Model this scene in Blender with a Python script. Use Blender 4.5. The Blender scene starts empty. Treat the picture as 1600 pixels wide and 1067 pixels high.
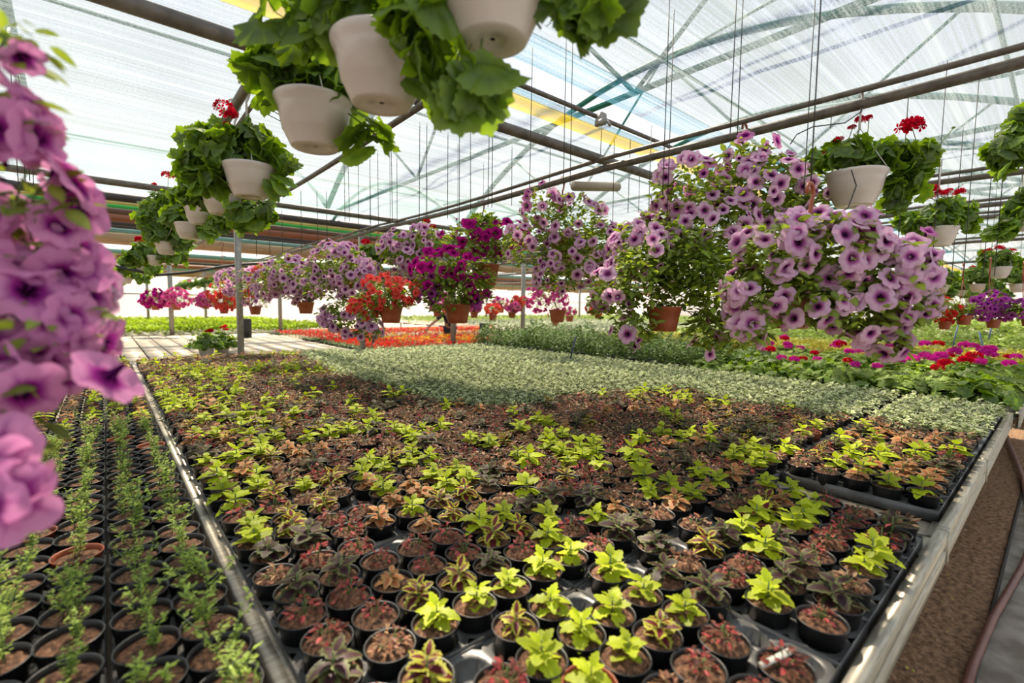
import bpy, math, random
import numpy as np
from mathutils import Vector, Matrix

random.seed(7); RNG = np.random.default_rng(7)
SC = bpy.context.scene; COL = SC.collection; PI = math.pi
D2 = math.radians

# ---------------------------------------------------------------- camera
FPX = 742.0; CX, CY = 800.0, 533.5
_y, _p, _r = D2(40.6), D2(4.2), D2(0.6)
_f = np.array([math.sin(_y)*math.cos(_p), math.cos(_y)*math.cos(_p), -math.sin(_p)])
_R = np.array([math.cos(_y), -math.sin(_y), 0.0]); _U = np.cross(_R, _f)
_R2 = _R*math.cos(_r)+_U*math.sin(_r); _U2 = -_R*math.sin(_r)+_U*math.cos(_r)
CAM = np.array([0.0, 0.0, 1.55])
cd = bpy.data.cameras.new('camera'); cam = bpy.data.objects.new('camera', cd); COL.objects.link(cam)
cd.sensor_width = 36; cd.lens = 36*FPX/1600; cd.clip_start = 0.05; cd.clip_end = 300
cam.matrix_world = Matrix(((_R2[0], _U2[0], -_f[0], CAM[0]), (_R2[1], _U2[1], -_f[1], CAM[1]), (_R2[2], _U2[2], -_f[2], CAM[2]), (0, 0, 0, 1)))
cd.dof.use_dof = True; cd.dof.focus_distance = 2.7; cd.dof.aperture_fstop = 1.9
SC.camera = cam

# ---------------------------------------------------------------- light
W = bpy.data.worlds.new('world'); SC.world = W; W.use_nodes = True
wn = W.node_tree.nodes; wl = W.node_tree.links; wn.clear()
wo = wn.new('ShaderNodeOutputWorld'); wb = wn.new('ShaderNodeBackground'); wl.new(wb.outputs[0], wo.inputs[0])
tc = wn.new('ShaderNodeTexCoord'); sp = wn.new('ShaderNodeSeparateXYZ'); wl.new(tc.outputs['Generated'], sp.inputs[0])
cr = wn.new('ShaderNodeValToRGB'); wl.new(sp.outputs[2], cr.inputs[0]); wl.new(cr.outputs[0], wb.inputs[0])
cr.color_ramp.elements[0].position = 0.0; cr.color_ramp.elements[0].color = (1.0, 0.98, 0.95, 1)
cr.color_ramp.elements[1].position = 0.6; cr.color_ramp.elements[1].color = (0.72, 0.80, 1.0, 1)
wb.inputs[1].default_value = 0.70
sd = bpy.data.lights.new('sun', 'SUN'); sun = bpy.data.objects.new('sun', sd); COL.objects.link(sun)
sd.energy = 9.0; sd.angle = D2(2.5); sd.color = (1.0, 0.86, 0.66)
sun.rotation_euler = Vector((0.35, 0.75, 1.15)).to_track_quat('Z', 'Y').to_euler()
SC.view_settings.view_transform = 'Standard'; SC.view_settings.look = 'None'
SC.view_settings.gamma = 1.0; SC.view_settings.use_curve_mapping = False
SC.view_settings.exposure = 0.50
SC.cycles.use_denoising = True
SC.cycles.max_bounces = 6; SC.cycles.diffuse_bounces = 3; SC.cycles.glossy_bounces = 2
SC.cycles.transmission_bounces = 4; SC.cycles.transparent_max_bounces = 10
SC.cycles.use_adaptive_sampling = True; SC.cycles.adaptive_threshold = 0.02
SC.cycles.caustics_reflective = False; SC.cycles.caustics_refractive = False

# ---------------------------------------------------------------- rays from the photograph to places
def ray(px, py): return _f+(px-CX)/FPX*_R2-(py-CY)/FPX*_U2
def at_z(px, py, z):
    d = ray(px, py); return CAM+d*((z-CAM[2])/d[2])
def at_ax(px, py, ax, v):
    d = ray(px, py); return CAM+d*((v-CAM[ax])/d[ax])
def at_t(px, py, t): return CAM+ray(px, py)*t
def proj(p):
    q = np.asarray(p, float)-CAM; z = q@_f
    return CX+FPX*(q@_R2)/z, CY-FPX*(q@_U2)/z, z

# ---------------------------------------------------------------- geometry helpers
class G:
    def __init__(s, V=None, L=None, S=None, P=None, M=None):
        s.V = np.zeros((0, 3)) if V is None else np.asarray(V, float).reshape(-1, 3)
        s.L = np.zeros(0, int) if L is None else np.asarray(L, int)
        s.S = np.zeros(0, int) if S is None else np.asarray(S, int)
        s.P = np.zeros((len(s.V), 3)) if P is None else np.asarray(P, float).reshape(-1, 3)
        s.M = np.zeros(len(s.S), int) if M is None else np.asarray(M, int)
    def mat(s, i): s.M = np.full(len(s.S), i); return s
    def mv(s, x=0, y=0, z=0): return G(s.V+np.array([x, y, z]), s.L, s.S, s.P, s.M)
    def sc(s, k): return G(s.V*np.asarray(k), s.L, s.S, s.P, s.M)
    def rot(s, R): return G(s.V@np.asarray(R).T, s.L, s.S, s.P, s.M)
def faces(V, F, P=None):
    return G(V, [i for f in F for i in f], [len(f) for f in F], P)
def join(*gs):
    gs = [g for g in gs if len(g.V)]
    if not gs: return G()
    off = np.cumsum([0]+[len(g.V) for g in gs[:-1]])
    return G(np.concatenate([g.V for g in gs]), np.concatenate([g.L+o for g, o in zip(gs, off)]), np.concatenate([g.S for g in gs]),
             np.concatenate([g.P for g in gs]), np.concatenate([g.M for g in gs]))
def inst(g, Rs, Ts, c=None, k=None):
    """copies of g: rotation matrices Rs (n,3,3), places Ts (n,3), a random number c per copy"""
    n = len(Ts)
    if n == 0: return G()
    if k is not None: Rs = Rs*np.asarray(k).reshape(-1, 1, 1)
    V = np.einsum('nij,vj->nvi', Rs, g.V)+np.asarray(Ts)[:, None, :]
    P = np.repeat(g.P[None], n, 0).copy()
    if c is not None: P[:, :, 2] = np.asarray(c)[:, None]
    L = (g.L[None]+(np.arange(n)*len(g.V))[:, None]).ravel()
    return G(V.reshape(-1, 3), L, np.tile(g.S, n), P.reshape(-1, 3), np.tile(g.M, n))
def Rax(az, el, roll):
    """leaf along +X: lifted by el, turned to az, rolled about itself"""
    az, el, roll = np.broadcast_arrays(np.atleast_1d(az).astype(float), el, roll)
    ca, sa, ce, se, cr_, sr = np.cos(az), np.sin(az), np.cos(el), np.sin(el), np.cos(roll), np.sin(roll)
    x = np.stack([ca*ce, sa*ce, se], -1); y0 = np.stack([-sa, ca, 0*ca], -1); z0 = np.cross(x, y0)
    y = y0*cr_[:, None]+z0*sr[:, None]; z = -y0*sr[:, None]+z0*cr_[:, None]
    return np.stack([x, y, z], -1)
def Rn(N, spin):
    """+Z turned to the normals N"""
    N = N/np.linalg.norm(N, axis=1, keepdims=True)
    h = np.where(np.abs(N[:, 2:3]) > .9, np.array([[1., 0, 0]]), np.array([[0, 0, 1.]]))
    x = np.cross(h, N); x /= np.linalg.norm(x, axis=1, keepdims=True); y = np.cross(N, x)
    c, s = np.cos(spin)[:, None], np.sin(spin)[:, None]
    return np.stack([x*c+y*s, -x*s+y*c, N], -1)
def mesh(name, g, mats, smooth=True):
    me = bpy.data.meshes.new(name)
    me.vertices.add(len(g.V)); me.vertices.foreach_set('co', g.V.ravel())
    me.loops.add(len(g.L)); me.loops.foreach_set('vertex_index', g.L.astype(np.int32))
    me.polygons.add(len(g.S)); me.polygons.foreach_set('loop_start', np.concatenate([[0], np.cumsum(g.S)[:-1]]).astype(np.int32))
    me.polygons.foreach_set('material_index', g.M.astype(np.int32))
    a = me.attributes.new('pc', 'FLOAT_VECTOR', 'POINT'); a.data.foreach_set('vector', g.P.ravel())
    for m in (mats if isinstance(mats, (list, tuple)) else [mats]): me.materials.append(m)
    me.update(calc_edges=True)
    if smooth: me.polygons.foreach_set('use_smooth', np.ones(len(g.S), bool))
    me.validate(); return me
def obj(name, me, parent=None, loc=None, rz=0, sc=None):
    o = bpy.data.objects.new(name, me); COL.objects.link(o)
    if parent is not None: o.parent = parent
    if loc is not None: o.location = loc
    if rz: o.rotation_euler = (0, 0, rz)
    if sc: o.scale = (sc, sc, sc)
    return o
def tag(o, label=None, cat=None, group=None, kind=None):
    if label: o['label'] = label
    if cat: o['category'] = cat
    if group: o['group'] = group
    if kind: o['kind'] = kind
    return o
def thing(name, label, cat, loc=(0, 0, 0), rz=0, group=None, sc=None):
    return tag(obj(name, None, None, tuple(float(v) for v in loc), rz, sc), label, cat, group)
def box(x0, x1, y0, y1, z0, z1):
    V = [(x, y, z) for z in (z0, z1) for y in (y0, y1) for x in (x0, x1)]
    return faces(V, [(0, 2, 3, 1), (4, 5, 7, 6), (0, 1, 5, 4), (2, 6, 7, 3), (0, 4, 6, 2), (1, 3, 7, 5)])
def lathe(prof, n=24, capb=False, capt=False):
    V, F = [], []
    for r, z in prof:
        for i in range(n): V.append((r*math.cos(2*PI*i/n), r*math.sin(2*PI*i/n), z))
    for j in range(len(prof)-1):
        for i in range(n): F.append((j*n+i, j*n+(i+1) % n, (j+1)*n+(i+1) % n, (j+1)*n+i))
    if capb: F.append(tuple(range(n-1, -1, -1)))
    if capt: F.append(tuple((len(prof)-1)*n+i for i in range(n)))
    return faces(V, F)
def tube(pts, r, n=8):
    pts = [np.asarray(p, float) for p in pts]; V, F = [], []; m = len(pts); prev = None
    rr = r if isinstance(r, (list, tuple)) else [r]*m
    for j, p in enumerate(pts):
        d = pts[min(j+1, m-1)]-pts[max(j-1, 0)]; d = d/(np.linalg.norm(d)+1e-9)
        h = np.array([0, 0, 1.]) if abs(d[2]) < .9 else np.array([1., 0, 0])
        if prev is not None: h = prev
        x = h-d*(h@d); x /= np.linalg.norm(x)+1e-9; y = np.cross(d, x); prev = x
        for i in range(n):
            a = 2*PI*i/n; V.append(p+rr[j]*(x*math.cos(a)+y*math.sin(a)))
    for j in range(m-1):
        for i in range(n): F.append((j*n+i, j*n+(i+1) % n, (j+1)*n+(i+1) % n, (j+1)*n+i))
    F.append(tuple(range(n-1, -1, -1))); F.append(tuple((m-1)*n+i for i in range(n)))
    return faces(V, F)
def extr(prof, x0, x1):
    """closed (y,z) outline pulled along X"""
    n = len(prof); V = [(x0, y, z) for y, z in prof]+[(x1, y, z) for y, z in prof]
    F = [(i, i+n, (i+1) % n+n, (i+1) % n) for i in range(n)]+[tuple(range(n)), tuple(range(2*n-1, n-1, -1))]
    return faces(V, F)

# ---------------------------------------------------------------- materials
def newmat(name):
    m = bpy.data.materials.new(name); m.use_nodes = True; nt = m.node_tree; nt.nodes.clear()
    return m, nt.nodes, nt.links, nt.nodes.new('ShaderNodeOutputMaterial')
def ramp(N, L, src, stops):
    r = N.new('ShaderNodeValToRGB'); e = r.color_ramp.elements
    while len(e) < len(stops): e.new(0.5)
    for el, (p, c) in zip(e, stops): el.position = p; el.color = (*c, 1)
    if src is not None: L.new(src, r.inputs[0])
    return r.outputs[0]
def noise(N, L, scale, detail=3, stretch=None, coord='Object'):
    t = N.new('ShaderNodeTexCoord'); n = N.new('ShaderNodeTexNoise'); n.inputs['Scale'].default_value = scale; n.inputs['Detail'].default_value = detail
    if stretch:
        mp = N.new('ShaderNodeMapping'); mp.inputs['Scale'].default_value = stretch; L.new(t.outputs[coord], mp.inputs[0]); L.new(mp.outputs[0], n.inputs[0])
    else: L.new(t.outputs[coord], n.inputs[0])
    return n.outputs[0]
def mixc(N, L, f, a, b, mode='MIX'):
    m = N.new('ShaderNodeMix'); m.data_type = 'RGBA'; m.blend_type = mode
    for s, v in ((m.inputs[0], f), (m.inputs[6], a), (m.inputs[7], b)):
        if hasattr(v, 'links'): L.new(v, s)
        elif isinstance(v, (int, float)): s.default_value = v
        else: s.default_value = (*v, 1)
    return m.outputs[2]
def attr(N, L):
    a = N.new('ShaderNodeAttribute'); a.attribute_name = 'pc'; s = N.new('ShaderNodeSeparateXYZ'); L.new(a.outputs['Vector'], s.inputs[0])
    return s.outputs
def math_(N, L, op, a, b=0.0):
    m = N.new('ShaderNodeMath'); m.operation = op
    for s, v in ((m.inputs[0], a), (m.inputs[1], b)):
        if hasattr(v, 'links'): L.new(v, s)
        else: s.default_value = v
    return m.outputs[0]
def plain(name, c, rough=0.5, metal=0.0, var=0.0, nscale=8.0, bump=0.0, spec=0.5, c2=None, stretch=None):
    m, N, L, out = newmat(name); b = N.new('ShaderNodeBsdfPrincipled'); L.new(b.outputs[0], out.inputs[0])
    b.inputs['Roughness'].default_value = rough; b.inputs['Metallic'].default_value = metal; b.inputs['Specular IOR Level'].default_value = spec
    if var or c2:
        c2 = c2 or tuple(v*(1-var) for v in c)
        n = noise(N, L, nscale, 4, stretch); L.new(ramp(N, L, n, [(0.35, c2), (0.65, c)]), b.inputs['Base Color'])
        if bump:
            bp = N.new('ShaderNodeBump'); bp.inputs['Strength'].default_value = bump; bp.inputs['Distance'].default_value = 0.01
            L.new(n, bp.inputs['Height']); L.new(bp.outputs[0], b.inputs['Normal'])
    else: b.inputs['Base Color'].default_value = (*c, 1)
    return m
def petal_out(N, L, out, col, tr, gloss=0.0, boost=None):
    d = N.new('ShaderNodeBsdfDiffuse'); t = N.new('ShaderNodeBsdfTranslucent'); mx = N.new('ShaderNodeMixShader'); mx.inputs[0].default_value = tr
    L.new(col, d.inputs[0]); L.new(mixc(N, L, 1.0, col, boost, 'MULTIPLY') if boost else col, t.inputs[0]); L.new(d.outputs[0], mx.inputs[1]); L.new(t.outputs[0], mx.inputs[2]); o = mx.outputs[0]
    if gloss:
        g = N.new('ShaderNodeBsdfGlossy'); g.inputs['Roughness'].default_value = 0.55; g.inputs[0].default_value = (1, 1, 1, 1)
        m2 = N.new('ShaderNodeMixShader'); m2.inputs[0].default_value = gloss; L.new(o, m2.inputs[1]); L.new(g.outputs[0], m2.inputs[2]); o = m2.outputs[0]
    L.new(o, out.inputs[0])
def leafm(name, stops, tr=0.35, gloss=0.05, lo=0.55, hi=1.25, tint=None, boost=None):
    """colour across the leaf (midrib 0 .. edge 1) and a random tone per leaf; tint: a second colour some leaves have"""
    m, N, L, out = newmat(name); a = attr(N, L); c = ramp(N, L, a[0], stops)
    if tint: c = mixc(N, L, ramp(N, L, a[2], [(0.45, (0, 0, 0)), (0.75, (1, 1, 1))]), c, tint)
    v = math_(N, L, 'FRACT', math_(N, L, 'MULTIPLY', a[2], 7.31))
    s = ramp(N, L, v, [(0, (lo, lo, lo)), (1, (hi, hi, hi*0.9))])
    petal_out(N, L, out, mixc(N, L, 1.0, c, s, 'MULTIPLY'), tr, gloss*.6, boost); return m
def flowerm(name, edge, mid, eye, tr=0.4, vein=0.5, eyer=0.22):
    m, N, L, out = newmat(name); a = attr(N, L)
    base = ramp(N, L, a[0], [(eyer*0.8, eye), (eyer+0.14, mid), (0.62, edge), (1.0, edge)])
    w = math_(N, L, 'ABSOLUTE', math_(N, L, 'SINE', math_(N, L, 'MULTIPLY', a[1], PI)))   # 0 on the middle of each lobe
    w = math_(N, L, 'SUBTRACT', 1.0, math_(N, L, 'MINIMUM', math_(N, L, 'MULTIPLY', w, 2.2), 1.0))
    w = math_(N, L, 'MULTIPLY', w, math_(N, L, 'SUBTRACT', 1.0, a[0])); w = math_(N, L, 'MULTIPLY', w, vein*1.8)
    c = mixc(N, L, w, base, mid)
    v = math_(N, L, 'FRACT', math_(N, L, 'MULTIPLY', a[2], 5.7)); s = ramp(N, L, v, [(0, (0.8, 0.72, 0.85)), (1, (1.15, 1.15, 1.15))])
    petal_out(N, L, out, mixc(N, L, 1.0, c, s, 'MULTIPLY'), tr); return m

BLACKP = plain('black_plastic', (0.018, 0.019, 0.021), 0.38, var=0.5, nscale=30, c2=(0.010, 0.010, 0.011))
TRAYP = plain('tray_plastic', (0.14, 0.14, 0.14), 0.36, nscale=7, c2=(0.055, 0.055, 0.055))
TERRA = plain('terracotta_plastic', (0.36, 0.085, 0.030), 0.45, nscale=14, c2=(0.27, 0.055, 0.02))
WHITEP = plain('white_plastic', (0.66, 0.58, 0.54), 0.22, nscale=6, c2=(0.60, 0.52, 0.48))
WIRE = plain('thin_wire', (0.03, 0.03, 0.03), 0.5)
HOOKW = plain('white_hook_plastic', (0.6, 0.58, 0.54), 0.35)
def soilm():
    m, N, L, out = newmat('potting_soil'); b = N.new('ShaderNodeBsdfPrincipled'); L.new(b.outputs[0], out.inputs[0]); b.inputs['Roughness'].default_value = 0.9
    n = noise(N, L, 90, 6); n2 = noise(N, L, 300, 2)
    c = ramp(N, L, n, [(0.36, (0.028, 0.012, 0.006)), (0.52, (0.13, 0.056, 0.026)), (0.64, (0.22, 0.11, 0.058))])
    c = mixc(N, L, ramp(N, L, n2, [(0.66, (0, 0, 0)), (0.70, (1, 1, 1))]), c, (0.30, 0.19, 0.12)); L.new(c, b.inputs['Base Color'])
    bp = N.new('ShaderNodeBump'); bp.inputs['Strength'].default_value = 0.7; bp.inputs['Distance'].default_value = 0.004; L.new(n, bp.inputs['Height']); L.new(bp.outputs[0], b.inputs['Normal'])
    return m
SOIL = soilm()
STEEL = plain('galvanised_steel', (0.34, 0.32, 0.28), 0.42, 0.4, nscale=20, c2=(0.24, 0.22, 0.19))
PIPE = plain('weathered_pipe', (0.17, 0.145, 0.12), 0.5, 0.3, nscale=18, c2=(0.10, 0.085, 0.07))
ALU = plain('aluminium', (0.46, 0.42, 0.34), 0.40, 0.5, nscale=10, c2=(0.30, 0.27, 0.22), stretch=(1, 12, 12))
GREENPIPE = plain('roof_frame_paint', (0.012, 0.17, 0.12), 0.6, nscale=5, c2=(0.008, 0.12, 0.09))
BOARD = plain('cream_board', (0.50, 0.43, 0.33), 0.6, nscale=5, c2=(0.38, 0.32, 0.24), stretch=(2, 0.4, 2))

LIME = leafm('lime_leaf', [(0, (0.52, 0.62, 0.015)), (0.3, (0.42, 0.52, 0.012)), (1, (0.60, 0.68, 0.03))], 0.35, 0.04, 0.62, 1.15)
EDGED = leafm('maroon_centre_leaf', [(0, (0.14, 0.010, 0.022)), (0.42, (0.15, 0.012, 0.025)), (0.56, (0.44, 0.42, 0.04)), (1, (0.56, 0.58, 0.07))], 0.3, 0.04, 0.6, 1.15)
DARKL = leafm('dark_purple_green_leaf', [(0, (0.045, 0.012, 0.020)), (0.4, (0.055, 0.018, 0.022)), (0.66, (0.075, 0.085, 0.025)), (1, (0.17, 0.19, 0.07))], 0.25, 0.04, 0.6, 1.4)
PINKS = leafm('pink_speckled_leaf', [(0, (0.16, 0.045, 0.03)), (1, (0.13, 0.05, 0.028))], 0.3, 0.04, 0.6, 1.3, tint=(0.46, 0.07, 0.075))
BROWNR = leafm('brown_red_leaf', [(0, (0.20, 0.06, 0.038)), (1, (0.30, 0.14, 0.09))], 0.25, 0.04, 0.5, 1.5, tint=(0.44, 0.27, 0.16))
ORANGEL = leafm('orange_leaf', [(0, (0.46, 0.13, 0.05)), (0.5, (0.50, 0.22, 0.09)), (1, (0.56, 0.42, 0.17))], 0.3, 0.04, 0.6, 1.25)
PALEL = leafm('pale_edged_leaf', [(0, (0.20, 0.31, 0.06)), (0.35, (0.30, 0.38, 0.13)), (0.6, (0.66, 0.69, 0.46)), (1, (0.84, 0.86, 0.68))], 0.3, 0.04, 0.42, 1.3)
HERBL = leafm('seedling_leaf', [(0, (0.36, 0.50, 0.08)), (1, (0.50, 0.64, 0.16))], 0.4, 0.03, 0.55, 1.3)
GERL = leafm('geranium_leaf', [(0, (0.17, 0.28, 0.012)), (0.55, (0.085, 0.17, 0.010)), (0.7, (0.12, 0.22, 0.012)), (1, (0.17, 0.29, 0.015))], 0.5, 0.07, 0.6, 1.35, boost=(1.9, 1.7, .8))
PETL = leafm('petunia_leaf', [(0, (0.26, 0.34, 0.05)), (1, (0.18, 0.27, 0.035))], 0.45, 0.05, 0.45, 1.45, boost=(1.6, 1.5, .8))
LIMEHEDGE = leafm('bright_green_leaf', [(0, (0.36, 0.52, 0.02)), (1, (0.42, 0.58, 0.02))], 0.35, 0.03, 0.5, 1.2)
GREENF = leafm('mid_green_leaf', [(0, (0.22, 0.32, 0.05)), (1, (0.27, 0.38, 0.07))], 0.35, 0.05, 0.5, 1.35)
BUSHL = leafm('daisy_bush_leaf', [(0, (0.12, 0.20, 0.045)), (1, (0.19, 0.28, 0.075))], 0.3, 0.06, 0.45, 1.5)
YELF = leafm('yellow_green_leaf', [(0, (0.44, 0.44, 0.04)), (1, (0.56, 0.54, 0.08))], 0.3, 0.03, 0.5, 1.2)
SILVL = leafm('silver_leaf', [(0, (0.30, 0.36, 0.22)), (1, (0.50, 0.55, 0.40))], 0.3, 0.05, 0.5, 1.3)
STEMM = plain('green_stem', (0.13, 0.20, 0.05), 0.6)
LILAC = flowerm('lilac_petal', (0.80, 0.52, 0.68), (0.46, 0.11, 0.36), (0.020, 0.002, 0.030))
PURPINK = flowerm('pink_purple_petal', (0.78, 0.33, 0.60), (0.36, 0.03, 0.29), (0.03, 0.003, 0.04), 0.5, 0.8)
MAGENTA = flowerm('magenta_petal', (0.50, 0.015, 0.25), (0.28, 0.005, 0.15), (0.06, 0.002, 0.04), 0.4)
VIOLET = flowerm('deep_violet_petal', (0.50, 0.09, 0.44), (0.20, 0.01, 0.20), (0.04, 0.002, 0.05), 0.4)
REDF = flowerm('red_petal', (0.72, 0.035, 0.030), (0.60, 0.02, 0.02), (0.30, 0.01, 0.01), 0.35)
CORAL = flowerm('coral_petal', (0.85, 0.11, 0.09), (0.75, 0.06, 0.05), (0.45, 0.03, 0.02), 0.35)
PINKF = flowerm('pink_petal', (0.80, 0.14, 0.40), (0.60, 0.05, 0.22), (0.35, 0.02, 0.12), 0.4)
YELP = flowerm('yellow_petal', (0.85, 0.48, 0.03), (0.80, 0.35, 0.02), (0.5, 0.12, 0.01), 0.35)
HOTP = flowerm('hot_pink_petal', (0.72, 0.03, 0.38), (0.60, 0.02, 0.28), (0.4, 0.01, 0.2), 0.35)
CRIMSON = flowerm('crimson_petal', (0.62, 0.008, 0.030), (0.50, 0.005, 0.02), (0.25, 0.004, 0.01), 0.4)

# ---------------------------------------------------------------- leaf and flower shapes (unit size)
def leaf(serr=0.1, width=0.36, n=7, droop=0.25, fold=0.18, wob=0.05, seed=0):
    r = random.Random(seed); V, P, F = [], [], []
    for i in range(n+1):
        t = i/n; w = width*math.sin(PI*min(1, t*0.97+0.03))**0.75*(1-0.35*t) if 0 < i < n else 0.006
        e = (serr if i % 2 else -serr)*w if 0 < i < n else 0
        z0 = -droop*t*t
        for j, a in enumerate((-1, -0.5, 0, 0.5, 1)):
            ww = (w+e*abs(a))*a
            V.append((t, ww, z0+fold*abs(ww)-0.5*abs(a)*abs(ww)*fold+wob*w*r.uniform(-1, 1)*abs(a))); P.append((max(abs(a), 2*abs(t-.5)**2 if t > .5 else 0), t, 0))
    for i in range(n):
        for j in range(4): a = i*5+j; F.append((a, a+5, a+6, a+1))
    return faces(V, F, P)
def simple_leaf(width=0.5, droop=0.2):
    V = [(0, 0, 0), (.35, -width/2, .05), (.35, 0, -.03), (.35, width/2, .05), (.75, -width*.36, -.3*droop), (.75, 0, -.5*droop), (.75, width*.36, -.3*droop), (1, 0, -droop)]
    return faces(V, [(0, 1, 2), (0, 2, 3), (1, 4, 5, 2), (2, 5, 6, 3), (4, 7, 5), (5, 7, 6)], [(0, 0, 0), (1, .3, 0), (0, .3, 0), (1, .3, 0), (1, .7, 0), (0, .7, 0), (1, .7, 0), (.6, 1, 0)])
def diamond(width=0.6, droop=0.15):
    return faces([(0, 0, 0), (.45, -width/2, .06), (1, 0, -droop), (.45, width/2, .06)], [(0, 1, 2, 3)], [(0.2, 0, 0), (1, .5, 0), (.5, 1, 0), (1, .5, 0)])
def ger_leaf(seed=0):
    """scalloped kidney leaf; stalk joins at the origin, blade reaches to +X"""
    r = random.Random(seed); n = 64; V = [(0, 0, 0)]; P = [(0, 0, 0)]; F = []; ph = r.uniform(0, 6)
    for k, q in enumerate((0.35, 0.68, 1.0)):
        for i in range(n):
            a = -PI+0.22+(2*PI-0.44)*i/(n-1)
            lob = 1+0.085*math.cos(7*a) if k else 1
            sca = 1+(0.05*math.cos(21*a) if k == 2 else 0)
            rr = 0.5*q*lob*sca*(1-0.10*(abs(a)/PI)**3)
            z = 0.028*q*q*math.cos(7*a)+0.06*math.sin(2*a+ph)*q*q-0.10*q*q+0.012*r.uniform(-1, 1)*q
            V.append((rr*math.cos(a)+0.12*q, rr*math.sin(a), z)); P.append((q, i/n, 0))
    for i in range(n-1):
        F.append((0, 1+i, 2+i))
        for k in range(2): b = 1+k*n+i; F.append((b, b+n, b+n+1, b+1))
    return faces(V, F, P)
def petunia(seed=0, openness=1.0):
    r = random.Random(seed); n = 30; V, P, F = [], [], []; ph = [r.uniform(-.12, .12) for _ in range(5)]; tilt = [r.uniform(-.10, .12) for _ in range(5)]
    rings = [(0.06, -0.62), (0.10, -0.35), (0.16, -0.13), (0.42, 0.0), (0.75, 0.02), (1.0, -0.05)]
    for k, (q, z) in enumerate(rings):
        for i in range(n):
            a = 2*PI*i/n; s = 5*i/n; l = int(s+0.5) % 5; c = abs(math.cos(PI*s)); notch = 1-0.17*(1-c)**2*(q**2)
            rr = q*(openness if q > .3 else 1)*notch*(1+ph[l]*q*.6); zz = z+(tilt[l]*q*q if k > 2 else 0)+(0.05*math.sin(9*a+ph[0]*30)*q**3 if k > 3 else 0)-(0.10*q*q*(1-c) if k > 3 else 0)+(1-openness)*q*.5
            V.append((rr*math.cos(a), rr*math.sin(a), zz)); P.append((q if k > 1 else 0.05, s, 0))
    for k in range(len(rings)-1):
        for i in range(n): F.append((k*n+i, k*n+(i+1) % n, (k+1)*n+(i+1) % n, (k+1)*n+i))
    return faces(V, F, P)
def bloom_small(n=5):
    """flat five-petalled floret"""
    V, P, F = [(0, 0, 0)], [(0.15, 0, 0)], []
    for i in range(n):
        a = 2*PI*i/n
        for q, d, z in ((.75, -.42, .08), (1, 0, .12), (.75, .42, .08)): V.append((q*math.cos(a+d), q*math.sin(a+d), z)); P.append((q, i+0.5+d, 0))
        b = 1+3*i; F.append((0, b, b+1, b+2))
    return faces(V, F, P)
CLEAF = [leaf(0.16, 0.44, 8, d, 0.25, 0.10, s) for s, d in enumerate((0.12, 0.35, 0.55))]
SLEAF = simple_leaf(); DIAM = diamond(); WIDE = simple_leaf(0.75, 0.15)
GLEAF = [ger_leaf(s) for s in range(3)]
PETU = [petunia(0), petunia(1), petunia(2, .85), petunia(3, .62)]
FLORET = bloom_small()
def umbel(n=26, seed=0):
    r = np.random.default_rng(seed); u = r.normal(size=(n, 3)); u[:, 2] = np.abs(u[:, 2])*.8+.1; u /= np.linalg.norm(u, axis=1, keepdims=True)
    return inst(FLORET, Rn(u+r.normal(size=(n, 3))*.2, r.uniform(0, 6, n)), u*np.array([.85, .85, .62])*r.uniform(.8, 1.05, (n, 1)), r.random(n), r.uniform(.34, .46, n))
UMB = [umbel(30, s) for s in range(3)]

# ---------------------------------------------------------------- the setting
SOILF = plain('bare_soil', (0.34, 0.20, 0.115), 0.9, nscale=38, c2=(0.13, 0.07, 0.038), bump=1.0)
CLOTH = plain('ground_cloth', (0.80, 0.76, 0.70), 0.3, nscale=7, c2=(0.42, 0.38, 0.33), bump=0.4)
def struct(name, g, m, smooth=False): return tag(obj(name, mesh(name, g, m, smooth)), kind='structure')
def ground_grid(x0, x1, y0, y1, nx, ny, z, amp, seed):
    r = np.random.default_rng(seed); xs = np.linspace(x0, x1, nx+1); ys = np.linspace(y0, y1, ny+1); X, Y = np.meshgrid(xs, ys)
    Z = z+amp*(np.sin(X*2.3+np.sin(Y*7)*2)*.5+r.normal(size=X.shape)*.35); V = np.stack([X, Y, Z], -1).reshape(-1, 3); n = nx+1
    I = (np.arange(ny)[:, None]*n+np.arange(nx)[None]).ravel(); return G(V, np.stack([I, I+1, I+n+1, I+n], -1).ravel(), np.full(len(I), 4))
struct('floor', box(-16, 60, -8, 50, -0.12, -0.03), SOILF)
o = tag(obj('soil_bed', mesh('soil_bed', ground_grid(0.5, 14, 0.17, 2.2, 700, 100, 0.0, 0.010, 3), SOILF)), 'strip of bare brown soil along and under the long bench', 'soil', kind='stuff')
struct('floor_walkway', box(-2, 16, -4.0, 0.15, -0.03, 0.012), CLOTH)
struct('trim_1', box(0.5, 16, 0.15, 0.165, -0.03, 0.02), plain('walkway_edging', (0.06, 0.05, 0.045), 0.7))

def wallm():
    m, N, L, out = newmat('white_film_wall'); c = ramp(N, L, noise(N, L, 0.6, 2), [(0.3, (0.92, 0.90, 0.88)), (0.7, (0.97, 0.96, 0.94))])
    d = N.new('ShaderNodeBsdfDiffuse'); t = N.new('ShaderNodeBsdfTranslucent'); T = N.new('ShaderNodeBsdfTransparent'); a = N.new('ShaderNodeMixShader'); b = N.new('ShaderNodeMixShader')
    a.inputs[0].default_value = 0.7; b.inputs[0].default_value = 0.5; L.new(c, d.inputs[0]); L.new(c, t.inputs[0]); L.new(d.outputs[0], a.inputs[1]); L.new(t.outputs[0], a.inputs[2]); L.new(a.outputs[0], b.inputs[1]); L.new(T.outputs[0], b.inputs[2]); L.new(b.outputs[0], out.inputs[0]); return m
WALLM = wallm()
struct('wall_back', box(-16, 60, 31.0, 31.03, 0, 6.5), WALLM)
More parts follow.
